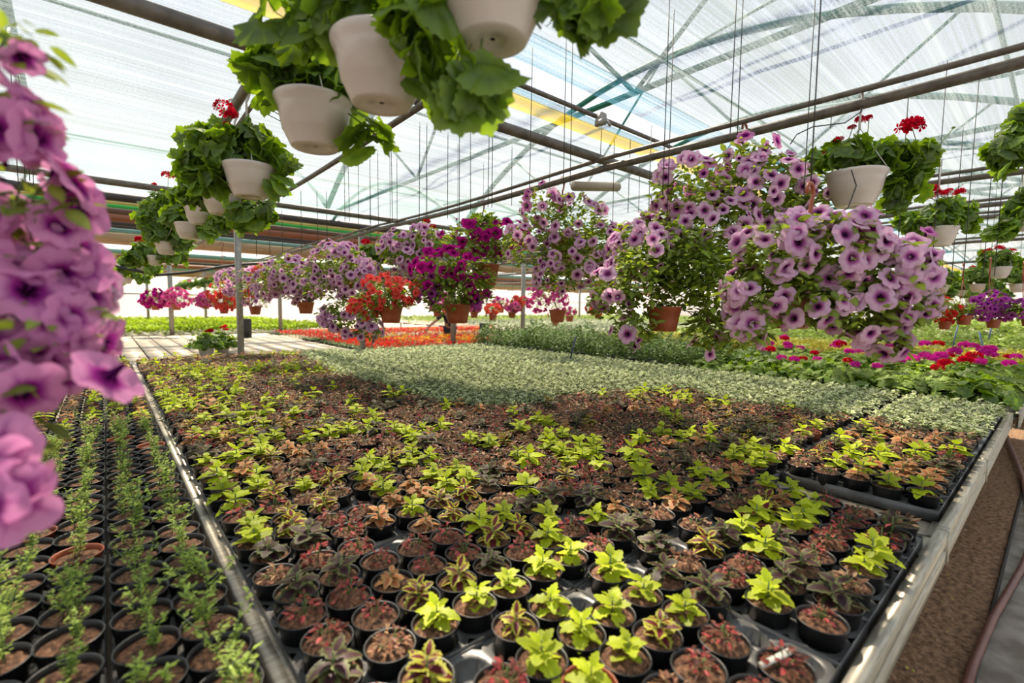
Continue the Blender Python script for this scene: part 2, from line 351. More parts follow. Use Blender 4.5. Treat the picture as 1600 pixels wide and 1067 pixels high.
struct('wall_right', box(48, 48.03, -8, 31, 0, 6.5), WALLM)
struct('wall_left', box(-14.03, -14, -8, 31, 0, 6.5), WALLM)

k = 420; lx = RNG.uniform(1.2, 9, k); ly = RNG.uniform(.23, 1.0, k)
_litter = lambda: tag(obj('leaf_litter', mesh('leaf_litter', inst(DIAM, Rax(RNG.uniform(0, 6.28, k), RNG.uniform(-.1, .3, k), RNG.uniform(-.3, .3, k)), np.stack([lx, ly, np.full(k, .018)], -1), RNG.random(k), RNG.uniform(.008, .03, k)), leafm('fallen_leaf', [(0, (.30, .34, .08)), (1, (.42, .30, .12))], .2, .02, .5, 1.3))), 'fallen bits of leaf scattered on the soil beside the walkway', 'leaf litter', kind='stuff')
_litter()

# translucent shade cloth below the roof, in sheets, with its drawn stripes
def clothm(name, base, alt, tr_lo, tr_hi, sc=1.0):
    m, N, L, out = newmat(name)
    n1 = noise(N, L, 1.0, 2, (0.18, 14*sc, 1)); n2 = noise(N, L, 1.0, 3, (0.25, 60, 1)); n3 = noise(N, L, 1.0, 2, (70, 110, 1)); n4 = noise(N, L, 1, 2, (0.05, 2.2, 1))
    col = mixc(N, L, ramp(N, L, n1, [(0.52, (0, 0, 0)), (0.66, (1, 1, 1))]), base, alt)
    tr = math_(N, L, 'ADD', math_(N, L, 'MULTIPLY', n3, 0.42), math_(N, L, 'MULTIPLY', n2, 0.58)); tr = math_(N, L, 'ADD', math_(N, L, 'MULTIPLY', tr, 0.75), math_(N, L, 'MULTIPLY', n4, 0.25))
    r = N.new('ShaderNodeMapRange'); L.new(tr, r.inputs[0]); r.inputs[1].default_value = 0.40; r.inputs[2].default_value = 0.60; r.inputs[3].default_value = tr_lo; r.inputs[4].default_value = tr_hi
    d = N.new('ShaderNodeBsdfDiffuse'); t = N.new('ShaderNodeBsdfTranslucent'); a = N.new('ShaderNodeMixShader'); a.inputs[0].default_value = 0.7
    L.new(col, d.inputs[0]); L.new(col, t.inputs[0]); L.new(d.outputs[0], a.inputs[1]); L.new(t.outputs[0], a.inputs[2])
    T = N.new('ShaderNodeBsdfTransparent'); b = N.new('ShaderNodeMixShader'); L.new(r.outputs[0], b.inputs[0]); L.new(a.outputs[0], b.inputs[1]); L.new(T.outputs[0], b.inputs[2]); L.new(b.outputs[0], out.inputs[0])
    return m
SHADE = clothm('white_shade_cloth', (0.26, 0.31, 0.33), (0.38, 0.44, 0.45), 0.14, 0.84)
SHADET = clothm('teal_shade_cloth', (0.22, 0.36, 0.34), (0.42, 0.46, 0.45), 0.30, 0.85, 2)
SHADEB = clothm('loose_thread_cloth', (0.08, 0.22, 0.30), (0.18, 0.32, 0.38), 0.25, 0.85, 2)
YELLOWC = clothm('yellow_shade_cloth', (0.55, 0.40, 0.03), (0.60, 0.46, 0.06), 0.10, 0.30)
def sheet(name, label, x0, x1, y0, y1, z, m, amp=0.012, ny=30):
    nx = 40; xs = np.linspace(x0, x1, nx+1); ys = np.linspace(y0, y1, ny+1); X, Y = np.meshgrid(xs, ys)
    Z = z+amp*np.sin(Y*11+x0)+amp*np.sin(X*1.7+Y*2); V = np.stack([X, Y, Z], -1).reshape(-1, 3); n = nx+1
    I = (np.arange(ny)[:, None]*n+np.arange(nx)[None]).ravel(); g = G(V, np.stack([I, I+1, I+n+1, I+n], -1).ravel(), np.full(len(I), 4))
    return tag(obj(name, mesh(name, g, m)), label, 'shade cloth')
ZC = 3.0
sheet('shade_cloth', 'white woven shade cloth stretched overhead beyond the yellow strip', -14, 26, 2.73, 5.4, ZC, SHADE)
sheet('shade_cloth', 'white and teal shade cloth overhead above the far cross pipe', -14, 26, 5.42, 8.0, ZC, SHADET)
sheet('shade_cloth', 'yellow strip of shade cloth along the edge of the white cloth', -14, 26, 2.56, 2.74, ZC+.004, YELLOWC, 0.006, 6)
sheet('shade_cloth', 'loose bluish threads of cloth hanging beside the yellow strip', -14, 26, 2.47, 2.57, ZC, SHADEB, 0.006, 6)
sheet('shade_cloth', 'bluish thin edge of the cloth on the near side of the open gap', -14, 26, 1.95, 2.20, ZC, SHADEB, 0.01, 8)
sheet('shade_cloth', 'large pale woven shade cloth overhead with green roof arches showing through', -14, 26, -7.5, 1.97, ZC, SHADE)
sheet('shade_cloth', 'teal gathered shade cloth far overhead between the brown ducts', -14, 30, 12.2, 15.2, ZC, SHADET)
sheet('shade_cloth', 'pale gathered shade cloth far overhead in front of the back wall', -14, 40, 18.4, 21.4, ZC+.05, SHADET)

# roof frame above the cloth
def roofz(y):
    return 3.35+1.75*(1-((y-4)/5.0)**2) if -1 <= y <= 9 else 3.35+1.75*(1-((y-14)/5.0)**2) if y > 9 else 3.35+1.75*(1-((y+6)/5.0)**2)
def wire_thing(name, label, cat, pts, r, m, group=None, n=8): return tag(obj(name, mesh(name, tube(pts, r, n), m)), label, cat, group)
for k, x in enumerate((-8, -5.6, -3.1, -0.62, 3.2, 6.2, 9.2, 12.2, 15.2, 18.2, 22, 26)):
    for y0, nm in ((-1, 'over the near bay'), (-11, 'over the bay behind'), (9, 'over the far bay')):
        if y0 == -11 and k < 5 or y0 == 9 and k > 9: continue
        ys = np.linspace(y0, y0+10, 19)
        wire_thing('roof_arch', 'curved green steel arch of the roof seen through the shade cloth', 'roof frame', [(x, y, roofz(y)) for y in ys], 0.048, GREENPIPE, 'green arches of the roof frame')
        c = y0+5
        if y0 != 9:
            for s in (-1, 1):
                wire_thing('roof_brace', 'straight green brace of the roof frame above the shade cloth', 'roof frame', [(x, c+s*1.7, 3.22), (x, c+s*3.2, roofz(c+s*3.2))], 0.018, GREENPIPE, 'green braces of the roof frame', 6)
                wire_thing('roof_brace', 'straight green brace of the roof frame above the shade cloth', 'roof frame', [(x, c+s*1.7, 3.22), (x, c, roofz(c))], 0.018, GREENPIPE, 'green braces of the roof frame', 6)
            wire_thing('roof_brace', 'straight green brace of the roof frame above the shade cloth', 'roof frame', [(x, y0+.3, 3.22), (x, y0+9.7, 3.22)], 0.026, GREENPIPE, 'green braces of the roof frame', 6)
            if 1 < k < 9: wire_thing('roof_brace', 'straight green brace of the roof frame above the shade cloth', 'roof frame', [(x, c-4, 3.6), (x+3, c, roofz(c)-.05)], 0.018, GREENPIPE, 'green braces of the roof frame', 6)
for y in (-6, -3.5, 0.6, 4, 6.8, 14): wire_thing('roof_purlin', 'long green rail running along under the roof arches', 'roof frame', [(-14, y, roofz(y)), (30, y, roofz(y))], 0.022, GREENPIPE, 'long green rails of the roof')
def filmm():
    m, N, L, out = newmat('roof_film'); d = N.new('ShaderNodeBsdfTranslucent'); d.inputs[0].default_value = (.50, .58, .66, 1); T = N.new('ShaderNodeBsdfTransparent'); b = N.new('ShaderNodeMixShader')
    n = noise(N, L, 0.7, 3); r = ramp(N, L, n, [(0.3, (0.72,)*3), (0.7, (0.9,)*3)]); L.new(r, b.inputs[0]); L.new(d.outputs[0], b.inputs[1]); L.new(T.outputs[0], b.inputs[2]); L.new(b.outputs[0], out.inputs[0]); return m
ys = np.linspace(-11, 31, 85); V = [(x, y, roofz(y) if y < 19 else roofz(y-10) if y < 29 else 4.2) for y in ys for x in (-16, 60)]
struct('ceiling', faces([(x, y, z+.06) for x, y, z in V], [(2*i, 2*i+1, 2*i+3, 2*i+2) for i in range(len(ys)-1)]), filmm(), True)
wire_thing('gutter_pipe', 'thin dark pipe running along the open gap in the shade cloth', 'pipe', [(-14, 2.46, 3.02), (26, 2.46, 3.02)], 0.017, PIPE)
for x in (1.9, 2.95, 4.4): tag(obj('pipe_clamp', mesh('pipe_clamp', join(box(-.03, .03, -.03, .03, -.05, .03), tube([(0, -.05, -.03), (0, -.09, -.08)], .012, 6), box(-.05, -.02, -.07, .02, -.07, -.03)), STEEL), None, (x, 2.42, 3.0)), 'small metal clamp on the thin pipe at the open gap', 'clamp', 'clamps on the gap pipe')

# pipes below the cloth
wire_thing('cross_pipe', 'thick dark cross pipe nearest overhead, under the white shade cloth', 'pipe', [(-14, 2.42, 2.70), (26, 2.46, 2.70)], 0.034, PIPE, n=14)
wire_thing('cross_pipe', 'second dark cross pipe overhead, in front of the brown bundles', 'pipe', [(-14, 6.0, 2.70), (26, 6.1, 2.70)], 0.032, PIPE, n=14)
def sag(x, y0, y1, z, a, span=4.0, wob=0.0, ph=0):
    return [(x+wob*math.sin(y*.9+ph), y, z-a*abs(math.sin(PI*(y-y0)/span))) for y in np.arange(y0, y1+.01, .4)]
def pipe_pair(x, y0, y1, z, lab, cat='pipe', r=0.024, second=True):
    wire_thing('hanging_pipe', lab, cat, sag(x, y0, y1, z, 0.025), r, PIPE, n=12)
    if second: wire_thing('watering_pipe', 'thin watering pipe beside the '+lab, cat, sag(x-.03, y0, y1, z+.05, 0.02, 4, .035, x), r*.62, PIPE, n=8)
pipe_pair(2.97, -1.6, 30, 2.62, 'long pipe carrying the petunia baskets', r=0.026)
pipe_pair(0.575, -1.6, 26, 2.62, 'pipe above the row of white geranium pots', r=0.024, second=False)
wire_thing('watering_pipe', 'thin black watering pipe strung beside the pipe of white pots', 'pipe', sag(0.62, -1.6, 12, 2.58, .03), 0.011, PIPE)
pipe_pair(1.33, 2.2, 28, 2.62, 'slim pipe between the white pots and the petunias', r=0.018, second=False)
pipe_pair(-1.05, -1, 28, 2.75, 'slanting pipe behind the big foreground petunia', r=0.024, second=False)
for i, (x, w) in enumerate(((5.3, 'first'), (6.75, 'second'), (7.6, 'third'), (10.2, 'fourth'), (14.2, 'fifth'), (20, 'sixth'), (26.5, 'seventh'))):
    pipe_pair(x, -3, 24, 2.62, w+' pipe beyond the petunia row', r=0.024, second=i < 4)

# coloured bundles far ahead on the left, running across
def bundle(name, label, px, py, z, r, m, x1=14, cat='pipe'):
    p = at_z(px, py, z); g = tube([(-14, p[1], z), (-4, p[1], z-.02), (2, p[1], z), (8, p[1], z-.02), (x1, p[1], z)], r, 14)
    return tag(obj(name, mesh(name, g, m)), label, cat)
def cm(n, c, rough=.6): return plain(n, c, rough, nscale=6, c2=tuple(v*.7 for v in c), stretch=(.3, 6, 6))
BRN = cm('brown_roll', (0.30, 0.10, 0.04)); TAN = cm('tan_duct', (0.50, 0.30, 0.17)); DKB = cm('dark_bundle', (0.045, 0.035, 0.03)); MAR = cm('maroon_roll', (0.14, 0.06, 0.04))
GRN = cm('bright_green_roll', (0.05, 0.55, 0.16)); YLW = cm('pale_yellow_roll', (0.75, 0.65, 0.22)); TEA = cm('teal_roll', (0.16, 0.33, 0.28))
bundle('rolled_cloth', 'dark rolled shade cloth across the far bay, just above the green roll', 180, 307, 2.95, .055, DKB, cat='rolled cloth')
bundle('rolled_cloth', 'pale yellow rolled cloth touching the bright green roll', 180, 315, 2.95, .03, YLW, cat='rolled cloth')
bundle('rolled_cloth', 'bright green rolled cloth across the far bay', 180, 320, 2.93, .042, GRN, cat='rolled cloth')
bundle('rolled_cloth', 'maroon rolled cloth just under the bright green roll', 180, 329, 2.93, .05, MAR, cat='rolled cloth')
bundle('heating_duct', 'orange brown heating tube under the maroon roll', 180, 339, 2.93, .07, BRN, cat='duct')
bundle('hanging_cable', 'thick black cable run below the orange brown tube', 180, 348, 2.93, .035, DKB, cat='cable')
bundle('rolled_cloth', 'dark rolled cloth below the black cable run', 180, 353, 2.93, .03, DKB, cat='rolled cloth')
bundle('rolled_cloth', 'teal rolled cloth resting above the thick tan duct', 180, 359, 2.95, .05, TEA, 30, 'rolled cloth')
bundle('heating_duct', 'thick tan heating duct across the far bay, largest of the ducts', 180, 371, 2.88, .135, TAN, 30, 'duct')
bundle('rolled_cloth', 'teal rolled cloth behind the thick tan duct', 180, 392, 2.95, .07, TEA, 30, 'rolled cloth')
bundle('heating_duct', 'thin brown tube behind the teal roll near the back', 180, 399, 2.93, .07, BRN, 30, 'duct')
bundle('rolled_cloth', 'dark thin roll farther back between brown tubes', 180, 405, 2.93, .05, DKB, 30, 'rolled cloth')
bundle('heating_duct', 'thin brown tube in front of the back duct', 180, 411, 2.93, .08, BRN, 30, 'duct')
bundle('heating_duct', 'tan heating duct nearest the white back wall', 180, 421, 2.90, .19, TAN, 40, 'duct')
bundle('rolled_cloth', 'teal roll right above the top of the back wall', 180, 414, 3.05, .10, TEA, 40, 'rolled cloth')
wire_thing('black_hose', 'black hose sagging between posts in front of the far ducts', 'hose', [at_t(px, py, t) for px, py, t in ((145, 402, 6.5), (190, 418, 6.7), (245, 430, 7.0), (300, 425, 7.3), (345, 417, 7.6), (375, 413, 7.8), (470, 408, 8.2))], .022, WIRE)

# posts
def post(px, Y, label, w=.04, z1=2.98):
    p = at_ax(px, 500, 1, Y); t = thing('support_post', label, 'post', (p[0], Y, 0))
    obj('pole', mesh('pole', box(-w, w, -w, w, 0, z1), STEEL, False), t); obj('top_plate', mesh('top_plate', box(-w*2, w*2, -w*1.5, w*1.5, z1, z1+.02), STEEL, False), t)
    obj('base_plate', mesh('base_plate', box(-w*2.2, w*2.2, -w*2.2, w*2.2, 0, .012), STEEL, False), t)
post(375, 8.35, 'steel post beside the potted red geranium at the bench end')
post(566, 8.35, 'steel post in front of the red flower bed')
post(708, 8.6, 'steel post under the lowest magenta basket')
post(817, 9.2, 'steel post left of the round pink basket')
post(1105, 11.0, 'steel post standing in the green beds behind the lilac basket')
post(268, 15.4, 'steel post at the far end of the empty boards', .05)
post(438, 15.6, 'steel post behind the lilac baskets at the far boards', .045)
post(105, 15.4, 'steel post beyond the big foreground petunia', .05)
post(322, 24, 'thin steel post by the back wall', .045); post(232, 24, 'thin steel post by the back wall behind the far pink baskets', .045)
post(1148, 19, 'distant steel post in the green field', .05); post(905, 22, 'distant steel post near the orange basket', .05); post(760, 24, 'distant steel post behind the small terracotta baskets', .05)
wire_thing('wall_rail', 'thin horizontal rail along the white back wall', 'rail', [(-14, 30.8, 2.0), (60, 30.8, 2.0)], .03, STEEL)

# ---------------------------------------------------------------- benches
ZB = 0.70
def boards(x0, x1, y0, y1, z):
    return join(*[box(x, min(x+.30, x1), y0, y1, z-.018, z) for x in np.arange(x0, x1-.02, .325)])
def rail_y(x0, x1, y, z=.75, h=.12, s=1):
    prof = [(y, z-h), (y, z-.075), (y+.008*s, z-.07), (y+.008*s, z-.055), (y, z-.05), (y, z-.004), (y+.004*s, z), (y+.032*s, z), (y+.032*s, z-.008), (y+.012*s, z-.010), (y+.012*s, z-h+.006), (y+.03*s, z-h+.006), (y+.03*s, z-h)]
    return extr(prof, x0, x1)
def rail_x(y0, y1, x, z=.75, h=.10):
    g = rail_y(y0, y1, 0, z, h, 1); V = g.V.copy(); g.V = np.stack([V[:, 1]+x, V[:, 0], V[:, 2]], -1); g.L = g.L; return g
DARKF = plain('dark_frame', (0.03, 0.03, 0.03), 0.7)
def bench(name, label, x0, x1, y0, y1, z, legs, rails, joints=()):
    b = thing(name, label, 'bench', ((x0+x1)/2, (y0+y1)/2, 0)); ox, oy = -(x0+x1)/2, -(y0+y1)/2
    obj('bench_top', mesh('bench_top', boards(x0, x1, y0, y1, z).mv(ox, oy), BOARD, False), b)
    obj('frame', mesh('frame', join(*[box(x0, x1, y-.02, y+.02, z-.07, z-.02) for y in np.arange(y0+.55, y1, 1.2)]).mv(ox, oy), DARKF, False), b)
    for lx in legs[0]:
        for ly in legs[1]: obj('leg', mesh('leg', box(lx-.025, lx+.025, ly-.025, ly+.025, 0, z-.07).mv(ox, oy), STEEL, False), b)
    for g in rails: obj('side_rail', mesh('side_rail', g.mv(ox, oy), ALU, False), b)
    for j in joints: obj('joint_plate', mesh('joint_plate', j.mv(ox, oy), ALU, False), b)
    return b
bench('plant_bench', 'long bench with slatted cream top and aluminium side rail, full of coleus pots', .28, 5.50, .27, 8.05, ZB, ((1.0, 3.0, 5.0), (1.0, 3.2, 5.4, 7.6)), [rail_y(.28, 5.44, .235), rail_x(.27, 8.05, .262, .742, .04)],
      [box(x, x+.035, .230, .262, .625, .753) for x in (2.30, 3.60, 5.40)]+[box(2.1, 2.5, .26, .30, ZB, .712), box(2.295, 2.31, .262, .60, ZB, .718)])
bench('plant_bench', 'bench of black trays with feathery seedlings, left of the pale dividing rail', -3.0, .235, .1, 8.05, ZB, ((-2.5, -.3), (1.0, 3.2, 5.4, 7.6)), [rail_x(.1, 8.05, .238, .752, .10)])
bench('slatted_bench', 'empty bench with wide cream boards in front of the bright green hedge', -3.4, 3.55, 8.2, 15.2, ZB, ((-3, 0, 3), (9, 12, 14.8)), [rail_y(-3.4, 3.55, 8.12, .74, .08)])
bench('plant_bench', 'bench end with leafy geraniums and an aluminium rail', 5.52, 8.6, .22, 8.0, ZB, ((5.8, 8.2), (1.0, 3.2, 5.4, 7.6)), [rail_y(5.46, 8.6, .19)])
bench('plant_bench', 'low bench carrying the nearer bed of red and yellow flowers', 3.75, 12, 8.3, 11.52, .62, ((4.2, 8, 11.5), (8.8, 10.8)), [])
bench('plant_bench', 'low bench carrying the farther flowers, behind the bending person', 3.75, 12, 11.92, 15.3, .62, ((4.2, 8, 11.5), (12.5, 14.8)), [])
bench('plant_bench', 'pale bench of yellow green plants in terracotta pots', 9.35, 20, -2.5, 8.0, .66, ((9.8, 14, 19), (-2, 3, 7)), [])
bench('plant_bench', 'bench carrying the bright green hedge before the back wall', -9, 6.0, 15.5, 27, .62, ((-6, 0, 5), (16.2, 21, 26)), [rail_y(-9, 6.0, 15.45, .70, .12)])
bench('plant_bench', 'wide bench of silvery and pale plants far ahead', 12.2, 40, 8.3, 28, .62, ((14, 24, 38), (9, 18, 27)), [])
bench('plant_bench', 'wide far bench of mid green plants on the right', 20.2, 46, -6, 8.0, .66, ((22, 34, 44), (-5, 1, 7)), [])
tag(obj('planter_box', mesh('planter_box', join(box(-.22, .22, -.09, .09, 0, .13), box(-.24, .24, -.11, .11, .12, .14)), HOOKW, False), None, (float(at_z(157, 520, .75)[0]), 14.85, ZB)), 'empty white planter box standing at the far end of the cream boards', 'planter')
for px, h in ((384, .5), (757, .45)):
    p = at_t(px, 505 if px < 500 else 500, 12.0)
    tag(obj('dark_canister', mesh('dark_canister', lathe([(.13, 0), (.13, h), (.11, h+.02), (.0, h+.02)], 16, True), DARKF), None, (p[0], p[1], .66)), 'dark metal canister by the steel post at the bench end' if px < 500 else 'dark metal box standing among the distant pale plants', 'canister')

# ---------------------------------------------------------------- trays with holes
CP, RP = 0.1175, 0.115           # cell pitch across (X) and along (Y)
def tray_mesh(cols=2, rows=5, wx=.231, wy=.575):
    gs = []; n = 16; R = .047
    for c in range(cols):
        for r in range(rows):
            cx = -wx/2+wx/cols*(c+.5); cy = -wy/2+wy/rows*(r+.5); hx, hy = wx/cols/2, wy/rows/2; V, F = [], []
            for i in range(n):
                a = 2*PI*(i+.5)/n; k = 1/max(abs(math.cos(a)), abs(math.sin(a))); V.append((cx+hx*k*math.cos(a), cy+hy*k*math.sin(a), 0))
            for rr, z in ((R, 0), (R-.004, -.004), (R-.010, -.036)):
                for i in range(n): a = 2*PI*(i+.5)/n; V.append((cx+rr*math.cos(a), cy+rr*math.sin(a), z))
            for k in range(3):
                for i in range(n): F.append((k*n+i, k*n+(i+1) % n, (k+1)*n+(i+1) % n, (k+1)*n+i))
            F.append(tuple(3*n+i for i in range(n))); gs.append(faces(V, F))
    x, y = wx/2, wy/2
    gs += [box(-x-.001, x+.001, -y-.001, -y+.001, -.042, .004), box(-x-.001, x+.001, y-.001, y+.001, -.042, .004), box(-x-.001, -x+.001, -y, y, -.042, .004), box(x-.001, x+.001, -y, y, -.042, .004)]
    return mesh('plant_tray', join(*gs), TRAYP, False)
TRAY = tray_mesh(); ZT = ZB+.050
ONES = ['', 'first', 'second', 'third', 'fourth', 'fifth', 'sixth', 'seventh', 'eighth', 'ninth', 'tenth', 'eleventh', 'twelfth', 'thirteenth', 'fourteenth', 'fifteenth', 'sixteenth', 'seventeenth', 'eighteenth', 'nineteenth']
TENS = {2: 'twent', 3: 'thirt', 4: 'fort', 5: 'fift', 6: 'sixt', 7: 'sevent'}
def nth(n):
    if n < 20: return ONES[n]
    return TENS[n//10]+'ieth' if n % 10 == 0 else TENS[n//10]+'y-'+ONES[n % 10]
YS = [.285, .93, 1.52]+[2.13+.595*k for k in range(10)]          # near end of each row of trays
YSL = [.285+.588*k for k in range(13)]
XS = [.285+.2365*k for k in range(22)]
cells = []                                                        # (x, y, column, row) of every pot place on the long bench
def tray_y(j, k): return (YSL if k < 11 else YS)[j]
for j in range(13):
    for k, x0 in enumerate(XS):
        y0 = tray_y(j, k)
        if y0+.575 > 8.05: continue
        if j == 0 and k in (8, 21): continue
        if j == 0 and k > 8: x0 += .075
        cx, cy = x0+.1155, y0+.2875
        lab = 'black plastic tray under pots, %s along in %s tray row from side rail' % (nth(k+1), nth(j+1))
        if (cx**2+cy**2)**.5 < 3.6: tag(obj('plant_tray', TRAY, None, (cx, cy, ZT)), lab, 'tray', 'black trays on the long bench')
        for c in range(2):
            for r in range(5): cells.append((x0+.231/2*(c+.5), y0+.115*(r+.5), 2*k+c+1, 5*j+r+1, (cx**2+cy**2)**.5 < 3.6))
far_t = [(x0+.1155, y0+.2875, ZT) for k, x0 in enumerate(XS) for j in range(13) for y0 in (tray_y(j, k),) if y0+.575 <= 8.05 and ((x0+.1155)**2+(y0+.2875)**2)**.5 >= 3.6]
pl = box(-.115, .115, -.287, .287, -.042, 0)
tag(obj('plant_tray', mesh('plant_tray', inst(pl, np.repeat(np.eye(3)[None], len(far_t), 0), far_t), TRAYP, False)), 'black plastic trays under the distant pots of the long bench', 'tray', kind='stuff')

# pots
def potg(R=.0555, H=.086, r=.041, n=24):
    return lathe([(r*.9, .004), (r, 0), (R*.93, H*.80), (R*.97, H*.82), (R, H*.985), (R*1.04, H), (R*1.01, H+.0022), (R*.955, H), (R*.93, H-.010), (R*.90, H-.022)], n, True)
def soilg(R, H, seed, n=22, mound=.006):
    r = random.Random(seed); V = [(0, 0, H+mound+r.uniform(-.002, .004))]; F = []; rings = 5
    for k in range(1, rings+1):
        q = k/rings
        for i in range(n): V.append((R*q*math.cos(2*PI*i/n), R*q*math.sin(2*PI*i/n), H+mound*(1-q*q)+(r.uniform(-.0048, .0048) if k < rings else -.003)))
    for i in range(n):
        F.append((0, 1+i, 1+(i+1) % n))
        for k in range(rings-1): a = 1+k*n+i; b = 1+k*n+(i+1) % n; F.append((a, a+n, b+n, b))
    return faces(V, F)
POT = mesh('pot', potg(), BLACKP); POTT = mesh('pot', potg(), TERRA)
SOILS = [mesh('soil', soilg(.0520, .0785, s, mound=.005+.004*(s % 4)), SOIL) for s in range(6)]
POTBIG = mesh('pot', potg(.060, .092, .047), BLACKP); POTBIGT = mesh('pot', potg(.060, .092, .047), TERRA)
SOILB = [mesh('soil', soilg(.056, .080, s+20, 20, .003), SOIL) for s in range(5)]

# plants (origin at the soil)
def coleus_g(seed, size=.042, n=9, base='C', up=.9):
    r = np.random.default_rng(seed); gs = []; a0 = r.uniform(0, 6); m = max(3, n//3)
    for tier in range(3):
        cnt = [4, 4, 3][tier] if n > 8 else [3, 3, 2][tier]
        az = a0+tier*.75+np.arange(cnt)*2*PI/cnt+r.uniform(-.25, .25, cnt); el = np.array([.15, .45, .95])[tier]*up+r.uniform(-.18, .18, cnt)
        z = .008+tier*size*.32; k = size*np.array([1.0, .92, .62])[tier]*r.uniform(.85, 1.15, cnt)
        gs.append(inst(CLEAF[(seed+tier) % 3], Rax(az, el, r.uniform(-.3, .3, cnt)), np.stack([np.cos(az)*.004, np.sin(az)*.004, np.full(cnt, z)], -1), r.random(cnt), k))
    gs.append(tube([(0, 0, -.008), (.001, 0, size*.9)], [.003, .0018], 5).mat(1)); return join(*gs)
def smallleaf_g(seed, n=34, spread=.032, h=.035, lf=.017, g0=None, width=.5):
    r = np.random.default_rng(seed); g0 = g0 or SLEAF; az = r.uniform(0, 2*PI, n); rad = spread*np.sqrt(r.random(n)); z = .004+h*(1-(rad/spread)**1.5)*r.uniform(.4, 1.1, n)
    T = np.stack([rad*np.cos(az), rad*np.sin(az), z], -1); g = inst(g0, Rax(az+r.uniform(-.9, .9, n), r.uniform(-.5, .8, n), r.uniform(-.8, .8, n)), T, r.random(n), lf*r.uniform(.6, 1.3, n))
    st = [tube([(0, 0, -.008), (T[i, 0]*.6, T[i, 1]*.6, T[i, 2]*.6), tuple(T[i])], .0011, 4).mat(1) for i in range(0, n, 5)]
    return join(g, *st)
def herb_g(seed, h=.10, stems=5, spread=.02):
    r = np.random.default_rng(seed); gs = []
    for s in range(stems):
        a, q = r.uniform(0, 6), spread*r.random(); x0, y0 = q*math.cos(a), q*math.sin(a); H = h*r.uniform(.5, 1.1); lx, ly = r.uniform(-.55, .55, 2)*H
        P = [(x0, y0, -.006), (x0+lx*.4, y0+ly*.4, H*.5), (x0+lx, y0+ly, H)]; gs.append(tube(P, [.0016, .0013, .0008], 4).mat(1))
        n = 14; t = np.linspace(.15, 1, n); T = np.stack([x0+lx*t, y0+ly*t, H*t], -1); az = r.uniform(0, 6, n)
        gs.append(inst(SLEAF, Rax(az, r.uniform(.0, .8, n), r.uniform(-.5, .5, n)), T, r.random(n), r.uniform(.009, .017, n)))
        az2 = az+.5; gs.append(inst(SLEAF, Rax(az2, r.uniform(.2, .9, n), 0), T+np.stack([np.cos(az)*.008, np.sin(az)*.008, np.full(n, .003)], -1), r.random(n), r.uniform(.007, .012, n)))
    return join(*gs)
NV = 5
def two(g, m): return mesh('foliage', g, [m, STEMM])
PL = {'L': [two(coleus_g(s, .045+.003*(s % 3), 9), LIME) for s in range(NV)],
      'V': [two(coleus_g(s+10, .044, 11, up=.8), EDGED) for s in range(NV)],
      'D': [two(coleus_g(s+20, .050, 11, up=.55), DARKL) for s in range(NV)],
      'O': [two(coleus_g(s+30, .038, 11, up=.6), ORANGEL) for s in range(NV)],
      'R': [two(smallleaf_g(s+40, 44, .030, .045), PINKS) for s in range(NV)],
      'B': [two(smallleaf_g(s+50, 46, .036, .026, .016), BROWNR) for s in range(NV)],
      'P': [two(smallleaf_g(s+60, 46, .052, .045, .026, WIDE), PALEL) for s in range(NV)],
      'S': [two(herb_g(s+70, .05+.012*s, 3+s % 3, .026), HERBL) for s in range(NV)]}
NAME = {'L': ('potted_coleus', 'lime green coleus'), 'V': ('potted_coleus', 'maroon-centred yellow-edged coleus'), 'D': ('potted_coleus', 'dark purple-green coleus'), 'O': ('potted_coleus', 'orange peach coleus'),
        'R': ('potted_seedling', 'pink speckled seedling'), 'B': ('potted_seedling', 'low brown-red seedling'), 'P': ('potted_variegated_plant', 'pale variegated plant'), 'S': ('potted_herb', 'feathery green seedling')}

